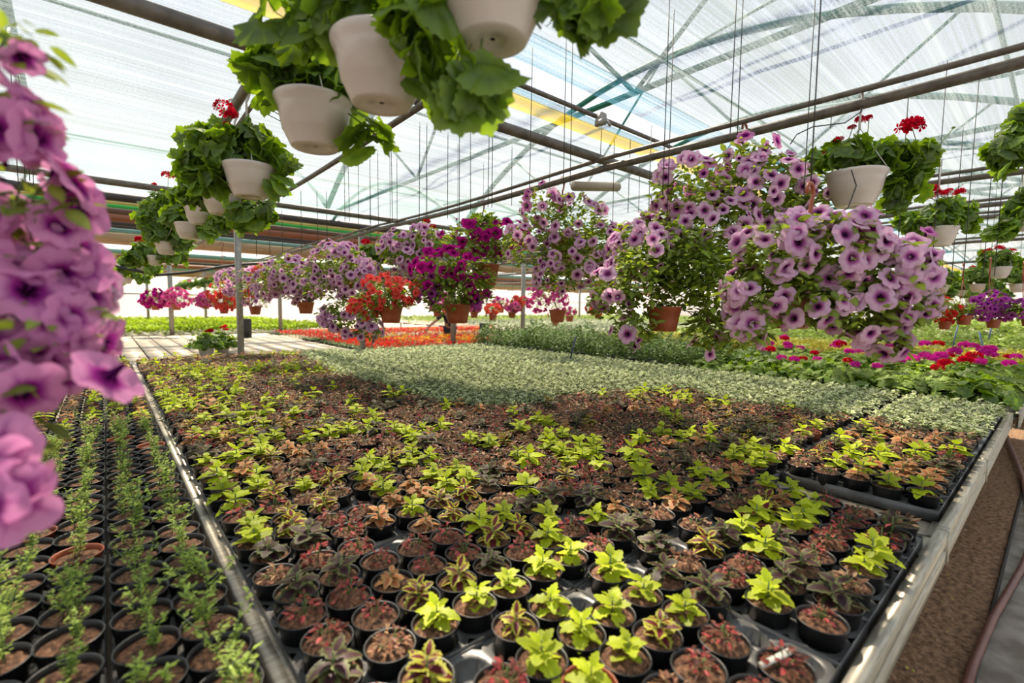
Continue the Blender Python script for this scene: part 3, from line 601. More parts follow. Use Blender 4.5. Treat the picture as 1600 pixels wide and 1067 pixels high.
LIST = {'L': '''395,827 395,805 670,960 732,942 775,807 850,812 895,807 845,842 887,830 930,845 805,867 892,867 842,892 795,912 967,907 1005,895 927,937 1032,947 880,967 945,1010 807,1002 870,1045
1157,805 1215,815 1235,808 1177,852 1347,845 1330,877 1207,917 292,632 307,657 285,680 322,677 357,667 345,652 375,647 380,680 395,700 420,685 425,695 457,680 497,682 450,650 420,657 405,645 507,657
532,672 562,670 320,720 362,715 330,742 355,765 365,780 390,747 410,757 472,760 555,737 580,722 595,730 617,717 657,707 647,685 625,677 642,670 622,792 590,760 397,827 675,740 665,710 705,730 690,752
727,745 735,757 765,692 800,710 822,722 847,697 870,705 892,705 897,717 912,695 937,707 942,720 982,705 992,680 1040,680 997,730 1027,742 1042,767 837,755 890,770 895,805 775,807 847,812 872,672 850,677
815,672 680,667 702,632 805,645 835,650 852,655 932,692 745,680 1155,792 1210,812 1235,797 1267,785 1265,762 1220,747 1315,747 1380,760 1425,770 1040,765 1062,755 1132,752 1107,735 1172,722 1140,712
1170,702 1202,715 1190,700 1235,702 1295,715 1317,697 1330,725 1367,705 1352,680 1365,667 1425,705 1042,680 1060,675 1130,682 1112,665 1057,650 1040,647 1252,672 1280,680 1297,667 1125,625 1062,622
1320,700 1370,707 1430,702 1480,700 345,633 372,628 395,640 430,632 470,620 500,612 520,605 545,625 560,640 600,655 620,665 580,648 250,600 265,612 300,607 330,590 350,580 440,585 460,600 410,575 380,570''',
        'V': '465,808 645,930 697,902 815,820 985,972 1090,850 510,750 417,770 505,780 467,805 792,680 732,772 687,790 700,770 810,817 1142,650 1175,677 1185,660 1180,782 1267,700 645,1052',
        'D': '407,865 457,832 442,915 510,1025 755,872 1000,815 1122,837 1057,880 1067,910 1295,927 1230,892 1377,815 770,762 830,790 922,782 860,780 1000,825 1240,830 1130,660 1170,655 1210,660 1230,690 1090,700 1080,712 1120,700 1060,700 1150,690 1190,680 1205,690',
        'O': '605,910 607,770 655,767 455,705 520,690 1255,735 1322,732 1382,740 1410,720 1420,740 1055,692 1115,695 1080,775 1102,760 1195,772 1442,690 1405,730 1452,737 430,655 470,640 950,640 1010,628 1060,632 1100,640 1140,640 1190,640 1230,645 1380,672 1400,680 1350,690',
        'R': '540,927 562,960 480,990 742,1037 640,855 690,832 715,860 665,882 1115,1005 972,837 930,822 1145,872 1102,902 1302,810 1355,827 1285,842 1257,852 1230,1007 1215,1035 1267,955 1147,960 522,807 570,822 920,770 760,840 470,672'}
EMPTY = '1205,975 742,1010 587,862 945,897 857,950 1025,862 1082,827 700,800 540,800'
ctype = {}
XY = np.array([(c[0], c[1]) for c in cells])
def assign(txt, t):
    for w in txt.split():
        px, py = map(float, w.split(',')); p = at_z(px, py, .825 if t != 'E' else .75); d = np.hypot(XY[:, 0]-p[0], XY[:, 1]-p[1]); o_ = np.argsort(d)[:3]
        for i in o_:
            if i not in ctype and d[i] < .16: ctype[int(i)] = t; break
for t in 'VDORL': assign(LIST[t], t)
assign(EMPTY, 'E')
# edge between the coleus and the pale plants, as seen across the bench
BND = [(470, 553), (490, 562), (530, 583), (585, 597), (641, 613), (732, 630), (834, 632), (867, 617), (969, 610), (1070, 606), (1130, 622), (1205, 630), (1337, 652), (1375, 652), (1412, 662), (1525, 676), (1640, 690)]
def is_pale(x, y):
    px, py, _ = proj((x, y, .82))
    return px > 470 and py < np.interp(px, [b[0] for b in BND], [b[1] for b in BND])
rr = random.Random(11)
def smooth_noise(x, y): return math.sin(x*2.3+1.3*math.sin(y*1.9))+math.sin(y*2.9+x*1.1+2)+.6*math.sin(x*7+y*5)
plants = []
for i, c in enumerate(cells):
    x, y, col, row, near = c
    x += .010*(1 if row % 2 else -1)+rr.uniform(-.004, .004); y += rr.uniform(-.004, .004)
    t = ctype.get(i)
    if t == 'E': continue
    d = math.hypot(x, y)
    if t is None:
        if is_pale(x, y): t = 'P'
        else:
            s = smooth_noise(x, y); u = rr.random()
            if d > 4.0: t = 'L' if u < .22+.16*s else 'O' if u > .93-.05*s else 'D' if u > .84 else 'R' if u > .74 else 'B'
            else: t = 'B' if u < .60 else 'R' if u < .78 else 'D' if u < .9 else 'O' if u < .95 else 'V'
            if u > .985 and d < 3: continue
    elif is_pale(x, y): t = 'P'
    q = proj((x, y, .8))
    if q[2] < .1: continue
    vis = -60 < q[0] < 1660 and q[1] < 1180
    plants.append([x, y, col, row, t, d, vis])
cole = sorted([p for p in plants if p[4] != 'P' and p[6]], key=lambda p: p[5]); pale = sorted([p for p in plants if p[4] == 'P' and p[6]], key=lambda p: p[5])
terr = {(p[2], p[3]) for p in cole if rr.random() < .02}
GRP = {'potted_coleus': 'coleus pots on the long bench', 'potted_seedling': 'small-leaved seedlings on the long bench', 'potted_variegated_plant': 'pale variegated pots on the long bench', 'potted_herb': 'feathery seedling pots left of the divider'}
def full_pot(x, y, t, where, pot, soil, k=1.0, z=ZB+.012, rz=None, hs=1.0):
    nm, look = NAME[t]; o = thing(nm, '%s, %s' % (look, where), 'potted plant', (x, y, z), rr.uniform(0, 6.28) if rz is None else rz, GRP[nm])
    obj('pot', pot, o); obj('soil', soil, o); f = obj('foliage', PL[t][rr.randrange(NV)], o, (rr.uniform(-.006, .006), rr.uniform(-.006, .006), .083), rr.uniform(0, 6.28)); f.scale = (k, k, k*hs)
    return o
NC = 300
n_seed = 0; rest = []; cnt = {'potted_coleus': 0, 'potted_seedling': 0}
for p in cole:
    nm = NAME[p[4]][0]
    if cnt[nm] < 290:
        cnt[nm] += 1
        where = '%s pot row from side rail, %s along from divider' % (nth(p[3]), nth(p[2]))
        full_pot(p[0], p[1], p[4], where, POTT if (p[2], p[3]) in terr else POT, SOILS[rr.randrange(6)], rr.uniform(.85, 1.2)*(1.0+.28*min(1, max(0, (p[5]-1.2)/1.2))))
    else: rest.append(p)
# the rest of the bench, far smaller in view, as one mass per kind
def mesh_g(me_list): return me_list
def gpot_low(): return join(potg(n=10), soilg(.050, .0765, 1, 8, .006).mat(1))
LOWF = {'L': coleus_g(1, .047, 8), 'V': coleus_g(11, .044, 8, up=.8), 'D': coleus_g(21, .050, 8, up=.5), 'O': coleus_g(31, .04, 8, up=.6),
        'R': smallleaf_g(41, 30, .03, .04), 'B': smallleaf_g(51, 32, .038, .028, .018), 'P': smallleaf_g(61, 34, .055, .050, .036, WIDE)}
FM = {'L': LIME, 'V': EDGED, 'D': DARKL, 'O': ORANGEL, 'R': PINKS, 'B': BROWNR, 'P': PALEL}
def mass(name, label, cat, ps, key='LVDORBP', kmul=1.0, grp=None):
    gp = gpot_low(); T = np.array([(p[0], p[1], ZB+.012) for p in ps]); n = len(ps); az = RNG.uniform(0, 6.28, n)
    gs = [inst(gp, Rax(az, 0, 0), T)]; mats = [BLACKP, SOIL, STEMM]
    for t in key:
        idx = [i for i, p in enumerate(ps) if p[4] == t]
        if not idx: continue
        mats.append(FM[t]); g0 = LOWF[t]; g0 = G(g0.V, g0.L, g0.S, g0.P, np.where(g0.M == 0, len(mats)-1, 2))
        g = inst(g0, Rax(az[idx], 0, 0), T[idx]+np.array([0, 0, .083]), None, RNG.uniform(.85, 1.15, len(idx))*kmul)
        g.P[:, 2] = np.repeat(RNG.random(len(idx)*20), len(g.P)//(len(idx)*20)+1)[:len(g.P)]
        gs.append(g)
    return tag(obj(name, mesh(name, join(*gs), mats)), label, cat, grp, 'stuff')
mass('potted_coleus', 'distant lime, brown and orange coleus pots toward the far end of the long bench', 'potted plant', rest, kmul=1.35)
PALEPOT = [mesh('potted_variegated_plant', join(potg(n=12).mat(1), soilg(.05, .0765, 1, 10).mat(2), (lambda g: G(g.V+np.array([0, 0, .083]), g.L, g.S, g.P, np.where(g.M == 0, 0, 3)))(smallleaf_g(s+80, 44, .056, .055, .033, WIDE))), [PALEL, BLACKP, SOIL, STEMM]) for s in range(4)]
for p in pale[:300]:
    o = obj('potted_variegated_plant', PALEPOT[rr.randrange(4)], None, (p[0], p[1], ZB+.012), rr.uniform(0, 6.28))
    tag(o, 'pale variegated plant, %s pot row from side rail, %s along from divider' % (nth(p[3]), nth(p[2])), 'variegated plant', GRP['potted_variegated_plant'])
mass('potted_variegated_plant', 'dense far field of pale variegated pots on the long bench', 'variegated plant', pale[300:], kmul=1.1)

# seedling strips on the left of the divider
hl = 0; hrest = []
for k in range(9):
    x0 = .228-.247*(k+1)
    for j in range(13):
        y0 = .12+.61*j
        if y0 > 7.5: continue
        vis = any(-30 < proj((x, y, .8))[0] < 700 and proj((x, y, .8))[1] < 1150 and proj((x, y, .8))[2] > .2 for x in (x0, x0+.23) for y in (y0, y0+.58))
        if not vis: continue
        if math.hypot(x0, y0) < 4.2: tag(obj('plant_tray', TRAY, None, (x0+.1185, y0+.295, ZT)), 'black tray left of divider, %s strip over, %s tray from bench front' % (nth(k+1), nth(j+1)), 'tray', 'black trays left of the divider').scale = (1.02, 1.02, 1)
        for c in range(2):
            for r in range(5 if k else 5):
                x = x0+.118*(c+.5)+rr.uniform(-.003, .003); y = y0+.118*(r+.5)+rr.uniform(-.003, .003); q = proj((x, y, .8))
                if q[2] < .2 or q[0] < -70 or q[1] > 1170: continue
                herb = y < 3.3+.5*math.sin(k*2.1)+(.4 if k == 0 else 0)
                u = rr.random(); t = 'S' if herb else ('L' if u < .30 else 'O' if u < .50 else 'B' if u < .8 else 'R')
                if herb and u > .97: continue
                row = 5*j+r+1; col = 2*k+2-c
                where = '%s pot line left of divider, %s back from front' % (nth(col), nth(row))
                if herb and hl < 290:
                    hl += 1; full_pot(x, y, 'S', where, POTBIGT if rr.random() < .10 else POTBIG, SOILB[rr.randrange(5)], rr.uniform(.75, 1.5), hs=rr.uniform(.8, 1.15))
                else: hrest.append([x, y, col, row, t if t != 'S' else 'L', 0, True])
mass('potted_coleus', 'far pots of lime, orange and brown coleus left of the divider', 'potted plant', hrest, kmul=1.15)
# plant label
p = at_z(1222, 1035, .81); pl_ = obj('plant_label', mesh('plant_label', join(box(0, .075, -.008, .008, 0, .0012)).rot(Rax(-.55, .35, .0)[0]), HOOKW, False), None, (p[0]-.03, p[1]+.03, .80)); tag(pl_, 'white plastic plant label stuck in the nearest pink speckled pot', 'label')

# ---------------------------------------------------------------- hanging baskets
def blob_pts(blobs, t, n, rs, shell=0.0):
    """points in or on the balls of foliage; returns points and outward directions"""
    C = [at_t(b[0], b[1], t if len(b) < 4 else b[3]) for b in blobs]; R = [b[2]*(t if len(b) < 4 else b[3])/FPX for b in blobs]
    w = np.array(R)**2; w /= w.sum(); P, Dn = [], []; C = np.array(C); R = np.array(R); tries = 0
    while len(P) < n and tries < n*30:
        tries += 1; i = rs.choice(len(R), p=w); d = rs.normal(size=3); d /= np.linalg.norm(d); d[2] = d[2]*.9
        q = C[i]+d*R[i]*(rs.uniform(.92, 1.08) if shell else rs.uniform(.3, 1.0)**.6)
        if shell:
            dist = np.linalg.norm(q-C, axis=1)/R; dist[i] = 9
            if dist.min() < .82: continue
        if shell:
            v = CAM-q
            if d@v/np.linalg.norm(v) < -.1 and rs.random() < .72: continue
        P.append(q); Dn.append(d)
    return np.array(P), np.array(Dn), C, R
def pot_shape(kind, D):
    R = D/2
    if kind == 'white':   # bowl with a stepped rim and a recessed foot
        pr = [(R*.05, R*.06), (R*.20, R*.05), (R*.22, -.0), (R*.58, 0), (R*.62, R*.03), (R*.80, R*.42), (R*.815, R*.43), (R*.92, R*.95), (R*.94, R*1.0), (R*.99, R*1.10), (R*1.02, R*1.16), (R*1.03, R*1.24), (R*1.0, R*1.27), (R*.96, R*1.24), (R*.93, R*1.12), (R*.0, R*1.05)]
        return lathe(pr, 40), R*1.27
    pr = [(R*.0, 0), (R*.68, 0), (R*.72, R*.04), (R*.80, R*.5), (R*.90, R*1.05), (R*.93, R*1.08), (R*.97, R*1.30), (R*1.02, R*1.36), (R*1.02, R*1.42), (R*.97, R*1.42), (R*.94, R*1.30), (R*0, R*1.2)]
    return lathe(pr, 32), R*1.42
def hook_g(top, r=.006, w=.03):
    x, y, z = top; pts = [(x, y, z-.16), (x, y, z-.09), (x+w*.4, y, z-.06)]+[(x+w*math.cos(a)*1.0, y, z+w*math.sin(a)) for a in np.linspace(-.9, PI+.3, 9)]
    return tube(pts, r, 8)
def hangers(rim_c, R, top, n=3):
    return join(*[tube([(rim_c[0]+R*.98*math.cos(a), rim_c[1]+R*.98*math.sin(a), rim_c[2]), (top[0], top[1], top[2]-.15)], .0022, 5) for a in [i*2*PI/n+.4 for i in range(n)]])
def basket(name, label, group, pot, t, blobs, nl, flowers=(), lf='pet', leafk=.03, hang=True, parts=True, hookm=None, top=None, lm=None, seed=None, heads=()):
    """pot: (px, py, width px, kind) with py at mid height; flowers: (n, material, radius, blob list)"""
    rs = np.random.default_rng(seed if seed is not None else abs(hash(label)) % 99991 if False else sum(map(ord, label))*7)
    px, py, w, kind = pot[:4]; back = pot[4] if len(pot) > 4 else 0; D = w*t/FPX/math.sqrt(1+((px-CX)/FPX)**2*.75); c = at_t(px, py, t+back); g, H = pot_shape(kind, D); org = np.array([c[0], c[1], c[2]-H/2])
    o = thing(name, label, 'hanging basket', org, 0, group); pm = WHITEP if kind == 'white' else TERRA
    pp = obj('pot', mesh('pot', g, pm), o); obj('soil', mesh('soil', lathe([(0, H*.92), (D*.42, H*.90)], 16).mv(0, 0, .004), SOIL), o)
    P, N, C, R = blob_pts(blobs, t, nl, rs)
    keep = ~((np.hypot(P[:, 0]-c[0], P[:, 1]-c[1]) < D*.50) & (P[:, 2] < org[2]+H) & (P[:, 2] > org[2]-.02)); P, N = P[keep], N[keep]
    n = len(P); cc = rs.random(n); az = np.arctan2(N[:, 1], N[:, 0])+rs.uniform(-.8, .8, n); L = P-org
    if lf == 'ger':
        up = np.array([0, 0, 1.]); nn = N*.8+up*.5+rs.normal(size=(n, 3))*.55; g = join(*[inst(GLEAF[k], Rn(nn[k::3], rs.uniform(0, 6, len(nn[k::3]))), L[k::3], cc[k::3], leafk*rs.uniform(.7, 1.3, len(nn[k::3]))) for k in range(3)])
        lm_ = lm or GERL
    else:
        base = leaf(0, .30, 4, .25, .15, 0, 0) if t < 3.2 else SLEAF; g = inst(base, Rax(az, rs.uniform(-.7, .8, n), rs.uniform(-.7, .7, n)), L, cc, leafk*rs.uniform(.6, 1.3, n)); lm_ = lm or PETL
    st = []; rim = np.array([0, 0, H])
    for k in range(len(C)):
        e = C[k]-org; st.append(tube([rim+rs.uniform(-.3, .3, 3)*D*.5*np.array([1, 1, 0]), (rim+e)/2+np.array([0, 0, R[k]*.3]), e], .0028, 5).mat(1))
    ns = min(n, 90)
    for i in rs.choice(n, ns, replace=False):
        k = int(np.argmin(np.linalg.norm(P[i]-C, axis=1))); e = C[k]-org+rs.normal(size=3)*R[k]*.25; st.append(tube([e, (e+L[i])/2+np.array([0, 0, -.01]), L[i]], .0014, 4).mat(1))
    obj('foliage', mesh('foliage', join(g, *st), [lm_, STEMM]), o)
    for fi, (nf, fm, fr, fb) in enumerate(flowers):
        P, N, _, _ = blob_pts(fb, t, nf, rs, 1); n = len(P)
        if not n: continue
        tocam = CAM-P; tocam /= np.linalg.norm(tocam, axis=1, keepdims=True)
        vis = (N*tocam).sum(1); order = np.argsort(-vis); P, N = P[order], N[order]
        nn = N*.9+tocam[order]*rs.uniform(.0, .55, (n, 1))+rs.normal(size=(n, 3))*.28+np.array([0, 0, .12]); Rm = Rn(nn, rs.uniform(0, 6, n)); ks = fr*rs.uniform(.78, 1.15, n); n1 = min(n, 95) if parts else 0
        ms = flower_mesh(fm)
        for i in range(n1):
            f = obj('flower', ms[rs.integers(len(ms))], o); M = Matrix([[*(Rm[i][a]*ks[i]), L_] for a, L_ in enumerate(P[i]-org)]+[[0, 0, 0, 1]]); f.matrix_local = M
        if n > n1:
            kk = rs.integers(0, 3, n-n1); gs = []; PT = PETU if t < 3.4 else [FLOW_LOW]*3
            for v in range(3):
                m_ = kk == v
                if m_.any(): gs.append(inst(PT[v], Rm[n1:][m_], (P[n1:]-org)[m_], rs.random(m_.sum()), ks[n1:][m_]))
            tag(obj('flower', mesh('flower', join(*gs), fm), o), kind='stuff')
    for hi, (hx, hy, hr, hm) in enumerate(heads):
        q = at_t(hx, hy, t)-org; f = obj('flower_head', head_mesh(hm, hi % 3), o); k = hr*t/FPX; f.matrix_local = Matrix.Translation(Vector(q))@Matrix.Diagonal((k, k, k, 1))@Matrix.Rotation(rs.uniform(-.3, .3), 4, 'X')
        kx = int(np.argmin(np.linalg.norm(at_t(hx, hy, t)-C, axis=1))); obj('flower_stalk', mesh('flower_stalk', tube([C[kx]-org, (C[kx]-org+q)/2+rs.normal(size=3)*.01, q], .0022, 5), STEMM), o)
    if hang:
        tp = np.array(top if top is not None else (c[0], c[1], 2.62))-org
        if tp[2]+org[2] < 2.5: obj('hanger_string', mesh('hanger_string', tube([tuple(tp+np.array([0, 0, .02])), (tp[0], tp[1], 3.02-org[2])], .0025, 5), WIRE), o)
        obj('hanger_hook', mesh('hanger_hook', join(hook_g(tp, .0055 if kind == 'white' else .007), hangers((0, 0, H), D/2, tp)), hookm or (HOOKW if kind == 'white' else TERRA)), o)
    else: obj('hanger_string', mesh('hanger_string', join(tube([(0, 0, 3.02-org[2]), (0, 0, H+.15)], .0022, 5), hangers((0, 0, H), D/2, (0, 0, H+.30))), WIRE), o)
    return o
def low_flower():
    V, P, F = [(0, 0, -.25)], [(0.1, 0, 0)], []
    n = 10
    for q, z in ((.55, 0), (1, .02)):
        for i in range(n): a = 2*PI*i/n; k = 1 if q < .6 else (1.0 if i % 2 else .84); V.append((q*k*math.cos(a), q*k*math.sin(a), z-(0.1 if q == 1 and i % 2 == 0 else 0))); P.append((q, i/2, 0))
    for i in range(n): F.append((0, 1+i, 1+(i+1) % n)); F.append((1+i, 1+n+i, 1+n+(i+1) % n, 1+(i+1) % n))
    return faces(V, F, P)
FLOW_LOW = low_flower(); _fm = {}; _hm = {}
def flower_mesh(m):
    if m.name not in _fm:
        out = []
        for k in range(6):
            g = PETU[k % 4]; g = G(g.V, g.L, g.S, g.P.copy()); g.P[:, 2] = (k*.37+.11) % 1; out.append(mesh('flower', g, m))
        _fm[m.name] = out
    return _fm[m.name]
def head_mesh(m, k):
    if (m.name, k) not in _hm: _hm[(m.name, k)] = mesh('flower_head', UMB[k], m)
    return _hm[(m.name, k)]

GB = 'petunia baskets hanging from the long pipe'; GW = 'white pots of geranium hanging in a row'
def off(bl, dx=0, dy=0, k=1.0): return [(b[0]+dx, b[1]+dy, b[2]*k)+tuple(b[3:]) for b in bl]

# big blurred petunia at the left of the frame
b = [(10, 60, 55, .66), (0, 190, 60, .66), (20, 300, 80, .68), (50, 400, 85, .72), (30, 500, 100, .70), (90, 540, 60, .72), (100, 430, 60, .85), (-20, 640, 80, .62), (-30, 760, 70, .56)]
basket('petunia_basket', 'large pink and purple petunia basket filling the left edge, nearest to the viewer', None, (-150, 420, 200, 'terra'), .72, b, 700,
       [(80, PURPINK, .045, b), (24, PURPINK, .048, [(20, 330, 75, .70), (40, 420, 70, .72), (20, 540, 70, .70)]), (7, PURPINK, .046, [(185, 590, 18, .62), (-22, 765, 40, .52)]), (60, LILAC, .036, [(95, 450, 55, .85), (110, 490, 35, .95)])], leafk=.034, top=(-.35, .62, 2.7), seed=5)
# lilac baskets at the right
b = [(1165, 255, 38), (1075, 300, 58), (1185, 305, 72), (1250, 300, 42), (1110, 360, 72), (1010, 385, 55), (1215, 355, 52)]
basket('petunia_basket', 'lilac petunia basket hanging by a brown hook from the long pipe, topmost on the right', GB, (1180, 365, 66, 'terra', .15), 2.62, b, 3600, [(150, LILAC, .046, b), (14, PURPINK, .044, [(1175, 250, 40), (1090, 290, 50)])], leafk=.046, top=(2.96, 1.33, 2.63))
b = [(1010, 435, 58), (1075, 425, 62), (955, 465, 36), (995, 505, 38), (1130, 455, 56), (1110, 515, 36), (1150, 520, 30), (1060, 400, 60)]
basket('petunia_basket', 'leafy trailing petunia basket with terracotta pot showing, lower left of the big lilac ones', GB, (1037, 498, 56, 'terra'), 2.45, b, 3800, [(50, LILAC, .044, [(960, 450, 42), (985, 520, 30), (1150, 500, 40), (1100, 540, 20), (1000, 400, 50)])], leafk=.044, hang=False)
b = [(1300, 395, 70), (1215, 395, 62), (1385, 430, 62), (1180, 455, 46), (1262, 465, 56), (1345, 480, 56), (1412, 480, 40), (1390, 535, 26), (1175, 512, 28)]
basket('petunia_basket', 'lush pale lilac petunia basket nearest on the right, spilling widest', GB, (1236, 488, 84, 'terra', .12), 1.62, b, 3400, [(150, LILAC, .043, b), (12, PURPINK, .042, [(1420, 380, 30), (1330, 350, 40)])], leafk=.040, top=at_t(1266, 300, 1.62))
b = [(850, 328, 38), (900, 350, 48), (828, 385, 42), (895, 405, 50), (935, 385, 42), (870, 430, 34), (950, 440, 30), (975, 400, 26)]
basket('petunia_basket', 'lilac petunia basket in the middle of the row, between magenta and the big lilac ones', GB, (880, 390, 48, 'terra', .3), 3.85, b, 3000, [(150, LILAC, .046, b), (14, PURPINK, .044, [(845, 320, 35)])], leafk=.048, top=(3.0, 2.86, 2.62))
b = [(728, 378, 34), (785, 378, 36), (757, 388, 40), (755, 352, 22)]
basket('petunia_basket', 'magenta petunia basket with a whole terracotta pot showing', GB, (758, 430, 46, 'terra'), 4.7, b, 1100, [(60, MAGENTA, .056, [(722, 370, 32), (790, 370, 34), (757, 370, 30)])], leafk=.055, top=(3.05, 4.05, 2.62))
b = [(688, 428, 38), (728, 438, 44), (700, 460, 40), (745, 455, 26)]
basket('petunia_basket', 'dark magenta petunia basket hanging lowest over the steel post', GB, (715, 490, 42, 'terra'), 4.4, b, 1700, [(46, MAGENTA, .055, [(680, 425, 38), (715, 415, 34), (750, 450, 26)]), (16, VIOLET, .06, [(668, 450, 26), (752, 470, 14)])], leafk=.055, hang=False)
b = [(622, 388, 32), (668, 380, 32), (648, 408, 34)]
basket('petunia_basket', 'lilac petunia basket just left of the magenta pair', GB, (652, 440, 28, 'terra'), 5.1, b, 1500, [(110, LILAC, .050, b)], leafk=.055, top=(3.08, 5.4, 2.62))
b = [(600, 465, 32), (575, 478, 26), (625, 463, 26)]
basket('petunia_basket', 'coral red flower basket hanging low left of the magenta baskets', GB, (611, 491, 38, 'terra'), 4.2, b, 900, [(110, CORAL, .036, [(598, 458, 34), (568, 480, 22), (628, 458, 24)])], leafk=.05, hang=False)
b = [(528, 415, 42), (562, 440, 42), (505, 435, 36), (550, 490, 40), (575, 515, 24), (520, 495, 24)]
basket('petunia_basket', 'large lilac petunia basket trailing far down, left of the coral basket', GB, (540, 455, 32, 'terra'), 5.0, b, 2400, [(210, LILAC, .050, b)], leafk=.055, top=(3.05, 6.6, 2.62))
b = [(452, 428, 34), (484, 440, 30), (425, 440, 26), (470, 455, 24)]
basket('petunia_basket', 'lilac petunia basket with terracotta pot just visible, second left of the coral basket', GB, (478, 481, 27, 'terra'), 6.0, b, 1600, [(150, LILAC, .052, b)], leafk=.06, top=(3.0, 7.8, 2.62))
b = [(395, 440, 24), (420, 432, 22), (402, 462, 22)]
basket('petunia_basket', 'mixed lilac and red flower basket farther along the pipe', GB, (399, 485, 20, 'terra'), 7.2, b, 500, [(60, LILAC, .055, b), (40, CORAL, .05, [(412, 430, 18), (400, 450, 16)])], leafk=.06, parts=False, top=(3.0, 9.2, 2.62))
b = [(362, 438, 22), (378, 450, 20)]
basket('petunia_basket', 'lilac flower basket beside the tall steel post', GB, (376, 470, 18, 'terra'), 8.0, b, 400, [(80, LILAC, .055, b)], leafk=.06, parts=False)
b = [(345, 455, 18), (352, 472, 16)]
basket('begonia_basket', 'red and coral flower basket just left of the steel post', GB, (350, 485, 16, 'terra'), 8.6, b, 350, [(60, CORAL, .05, b)], leafk=.06, parts=False)
for q, (x, y, r, m, lab) in enumerate(((322, 470, 13, PINKF, 'small pink flower basket left of the post, smallest of its row'), (243, 468, 17, MAGENTA, 'distant magenta flower basket, left one of the pair before the white wall'), (276, 467, 18, PINKF, 'distant pink flower basket, right one of the pair before the white wall'), (140, 462, 26, PINKF, 'pink and red flower basket partly hidden behind the foreground petunia'), (370, 468, 14, CORAL, 'small coral flower basket behind the steel post'))):
    tt = (9.5, 12, 12, 6, 9)[q]; b = [(x-r*.5, y, r*.75), (x+r*.5, y, r*.75), (x, y-r*.3, r*.8)]
    basket('flower_basket', lab, 'small distant flower baskets', (x, y+r*.7, r*.9, 'terra'), tt, b, 300, [(70, m, .05 if tt < 10 else .075, b)], leafk=.06, parts=False, hang=False)
for q, (x, y, r, m, tt, lab) in enumerate(((853, 468, 30, PINKF, 7.0, 'round bright pink petunia ball hanging behind the lilac basket'), (930, 482, 13, CORAL, 9, 'small orange-red flower basket right of the pink ball'), (1472, 488, 24, REDF, 5.2, 'red flowering basket right of the big lilac basket, in a terracotta pot'), (1548, 482, 28, VIOLET, 5.2, 'purple petunia basket in a terracotta pot near the right edge'), (1600, 488, 20, VIOLET, 5.0, 'purple petunia basket cut by the right edge'))):
    b = [(x-r*.45, y, r*.72), (x+r*.45, y, r*.72), (x, y-r*.35, r*.75)]
    basket('flower_basket', lab, 'small distant flower baskets', (x+(4 if q else 18), y+r*.85, r*.9, 'terra'), tt, b, 450, [(110 if q in (0, 3) else 50, m, .038 if q != 1 else .05, b)], leafk=.045, parts=False, hang=q > 1, top=None if q < 2 else at_t(x, y-75, tt))
basket('flower_basket', 'sparse dry brown-green plant in a terracotta pot between red and purple baskets', 'small distant flower baskets', (1506, 500, 27, 'terra'), 5.2, [(1500, 480, 16), (1512, 484, 14)], 160, [], leafk=.045, parts=False, top=at_t(1506, 415, 5.2))
sm = [(697, 466, PINKF), (703, 482, CORAL), (722, 470, MAGENTA), (741, 480, PINKF), (746, 462, REDF), (770, 484, CORAL), (782, 472, PINKF), (800, 480, PINKF), (812, 470, CORAL), (683, 478, PINKF), (890, 486, PINKF), (868, 492, PINKF)]
WH = ['left end', 'second from the left', 'third from the left', 'fourth from the left', 'fifth from the left', 'sixth from the left', 'sixth from the right', 'fifth from the right', 'fourth from the right', 'third from the right', 'second from the right', 'right end']
for q, (x, y, m) in enumerate(sorted(sm, key=lambda s: s[0])):
    tt = 10+1.2*((q*5) % 4)
    basket('flower_basket', 'tiny far flower basket in terracotta pot, '+WH[q]+' of the line', 'tiny far terracotta baskets', (x, y+12, 13, 'terra'), tt, [(x-4, y, 8), (x+4, y, 8)], 110, [(22, m, .07, [(x-4, y-1, 8), (x+4, y-1, 8)])], leafk=.07, parts=False, hang=False)

# geranium baskets: white pots along the pipe at the left
def gwhite(label, pot, t, blobs, nl, heads=(), k=.085, top=None, group=GW, name='geranium_basket', **kw):
    basket(name, label, group, (*pot, 'white'), t, blobs, nl, (), 'ger', k, top=top, heads=heads, hookm=HOOKW, **kw)
TP = lambda px, py: at_ax(px, py, 0, .575)
gwhite('largest white pot at the top edge, seen from below, leaves hanging on both sides', (770, 8, 178), 1.0, [(700, 20, 55), (660, 70, 45), (745, 130, 36), (700, 135, 34), (880, 0, 50), (925, 5, 42), (845, 45, 28), (650, 20, 50), (725, 70, 40)], 64, k=.12, top=(.575, .9, 2.62))
gwhite('second white pot from the top, whole body and foot ring visible under large leaves', (596, 117, 152), 1.22, [(560, 10, 60), (640, 30, 50), (500, 20, 55), (450, 35, 45), (680, 75, 42), (672, 150, 28), (655, 60, 40), (540, 30, 40)], 80, k=.115, top=(.575, 1.2, 2.62))
gwhite('third white pot, left of and below the two largest, leaves trailing to its right', (492, 195, 122), 1.55, [(450, 95, 48), (415, 110, 30), (520, 125, 45), (420, 150, 22), (582, 205, 30), (575, 235, 18), (540, 160, 30), (480, 110, 40)], 95, k=.11, top=(.575, 1.75, 2.62))
gwhite('white pot with dense leaves and one red bloom on top, fourth in the row', (391, 284, 84), 2.15, [(345, 230, 48), (310, 225, 30), (395, 225, 36), (300, 262, 26), (335, 275, 34), (430, 290, 22), (440, 262, 20), (385, 250, 30), (320, 290, 24), (420, 240, 28)], 260, [(350, 170, 16, CRIMSON), (362, 180, 11, CRIMSON), (355, 195, 7, CRIMSON), (312, 212, 9, CRIMSON), (328, 216, 7, CRIMSON), (385, 196, 6, CRIMSON)], .09, top=TP(384, 130))
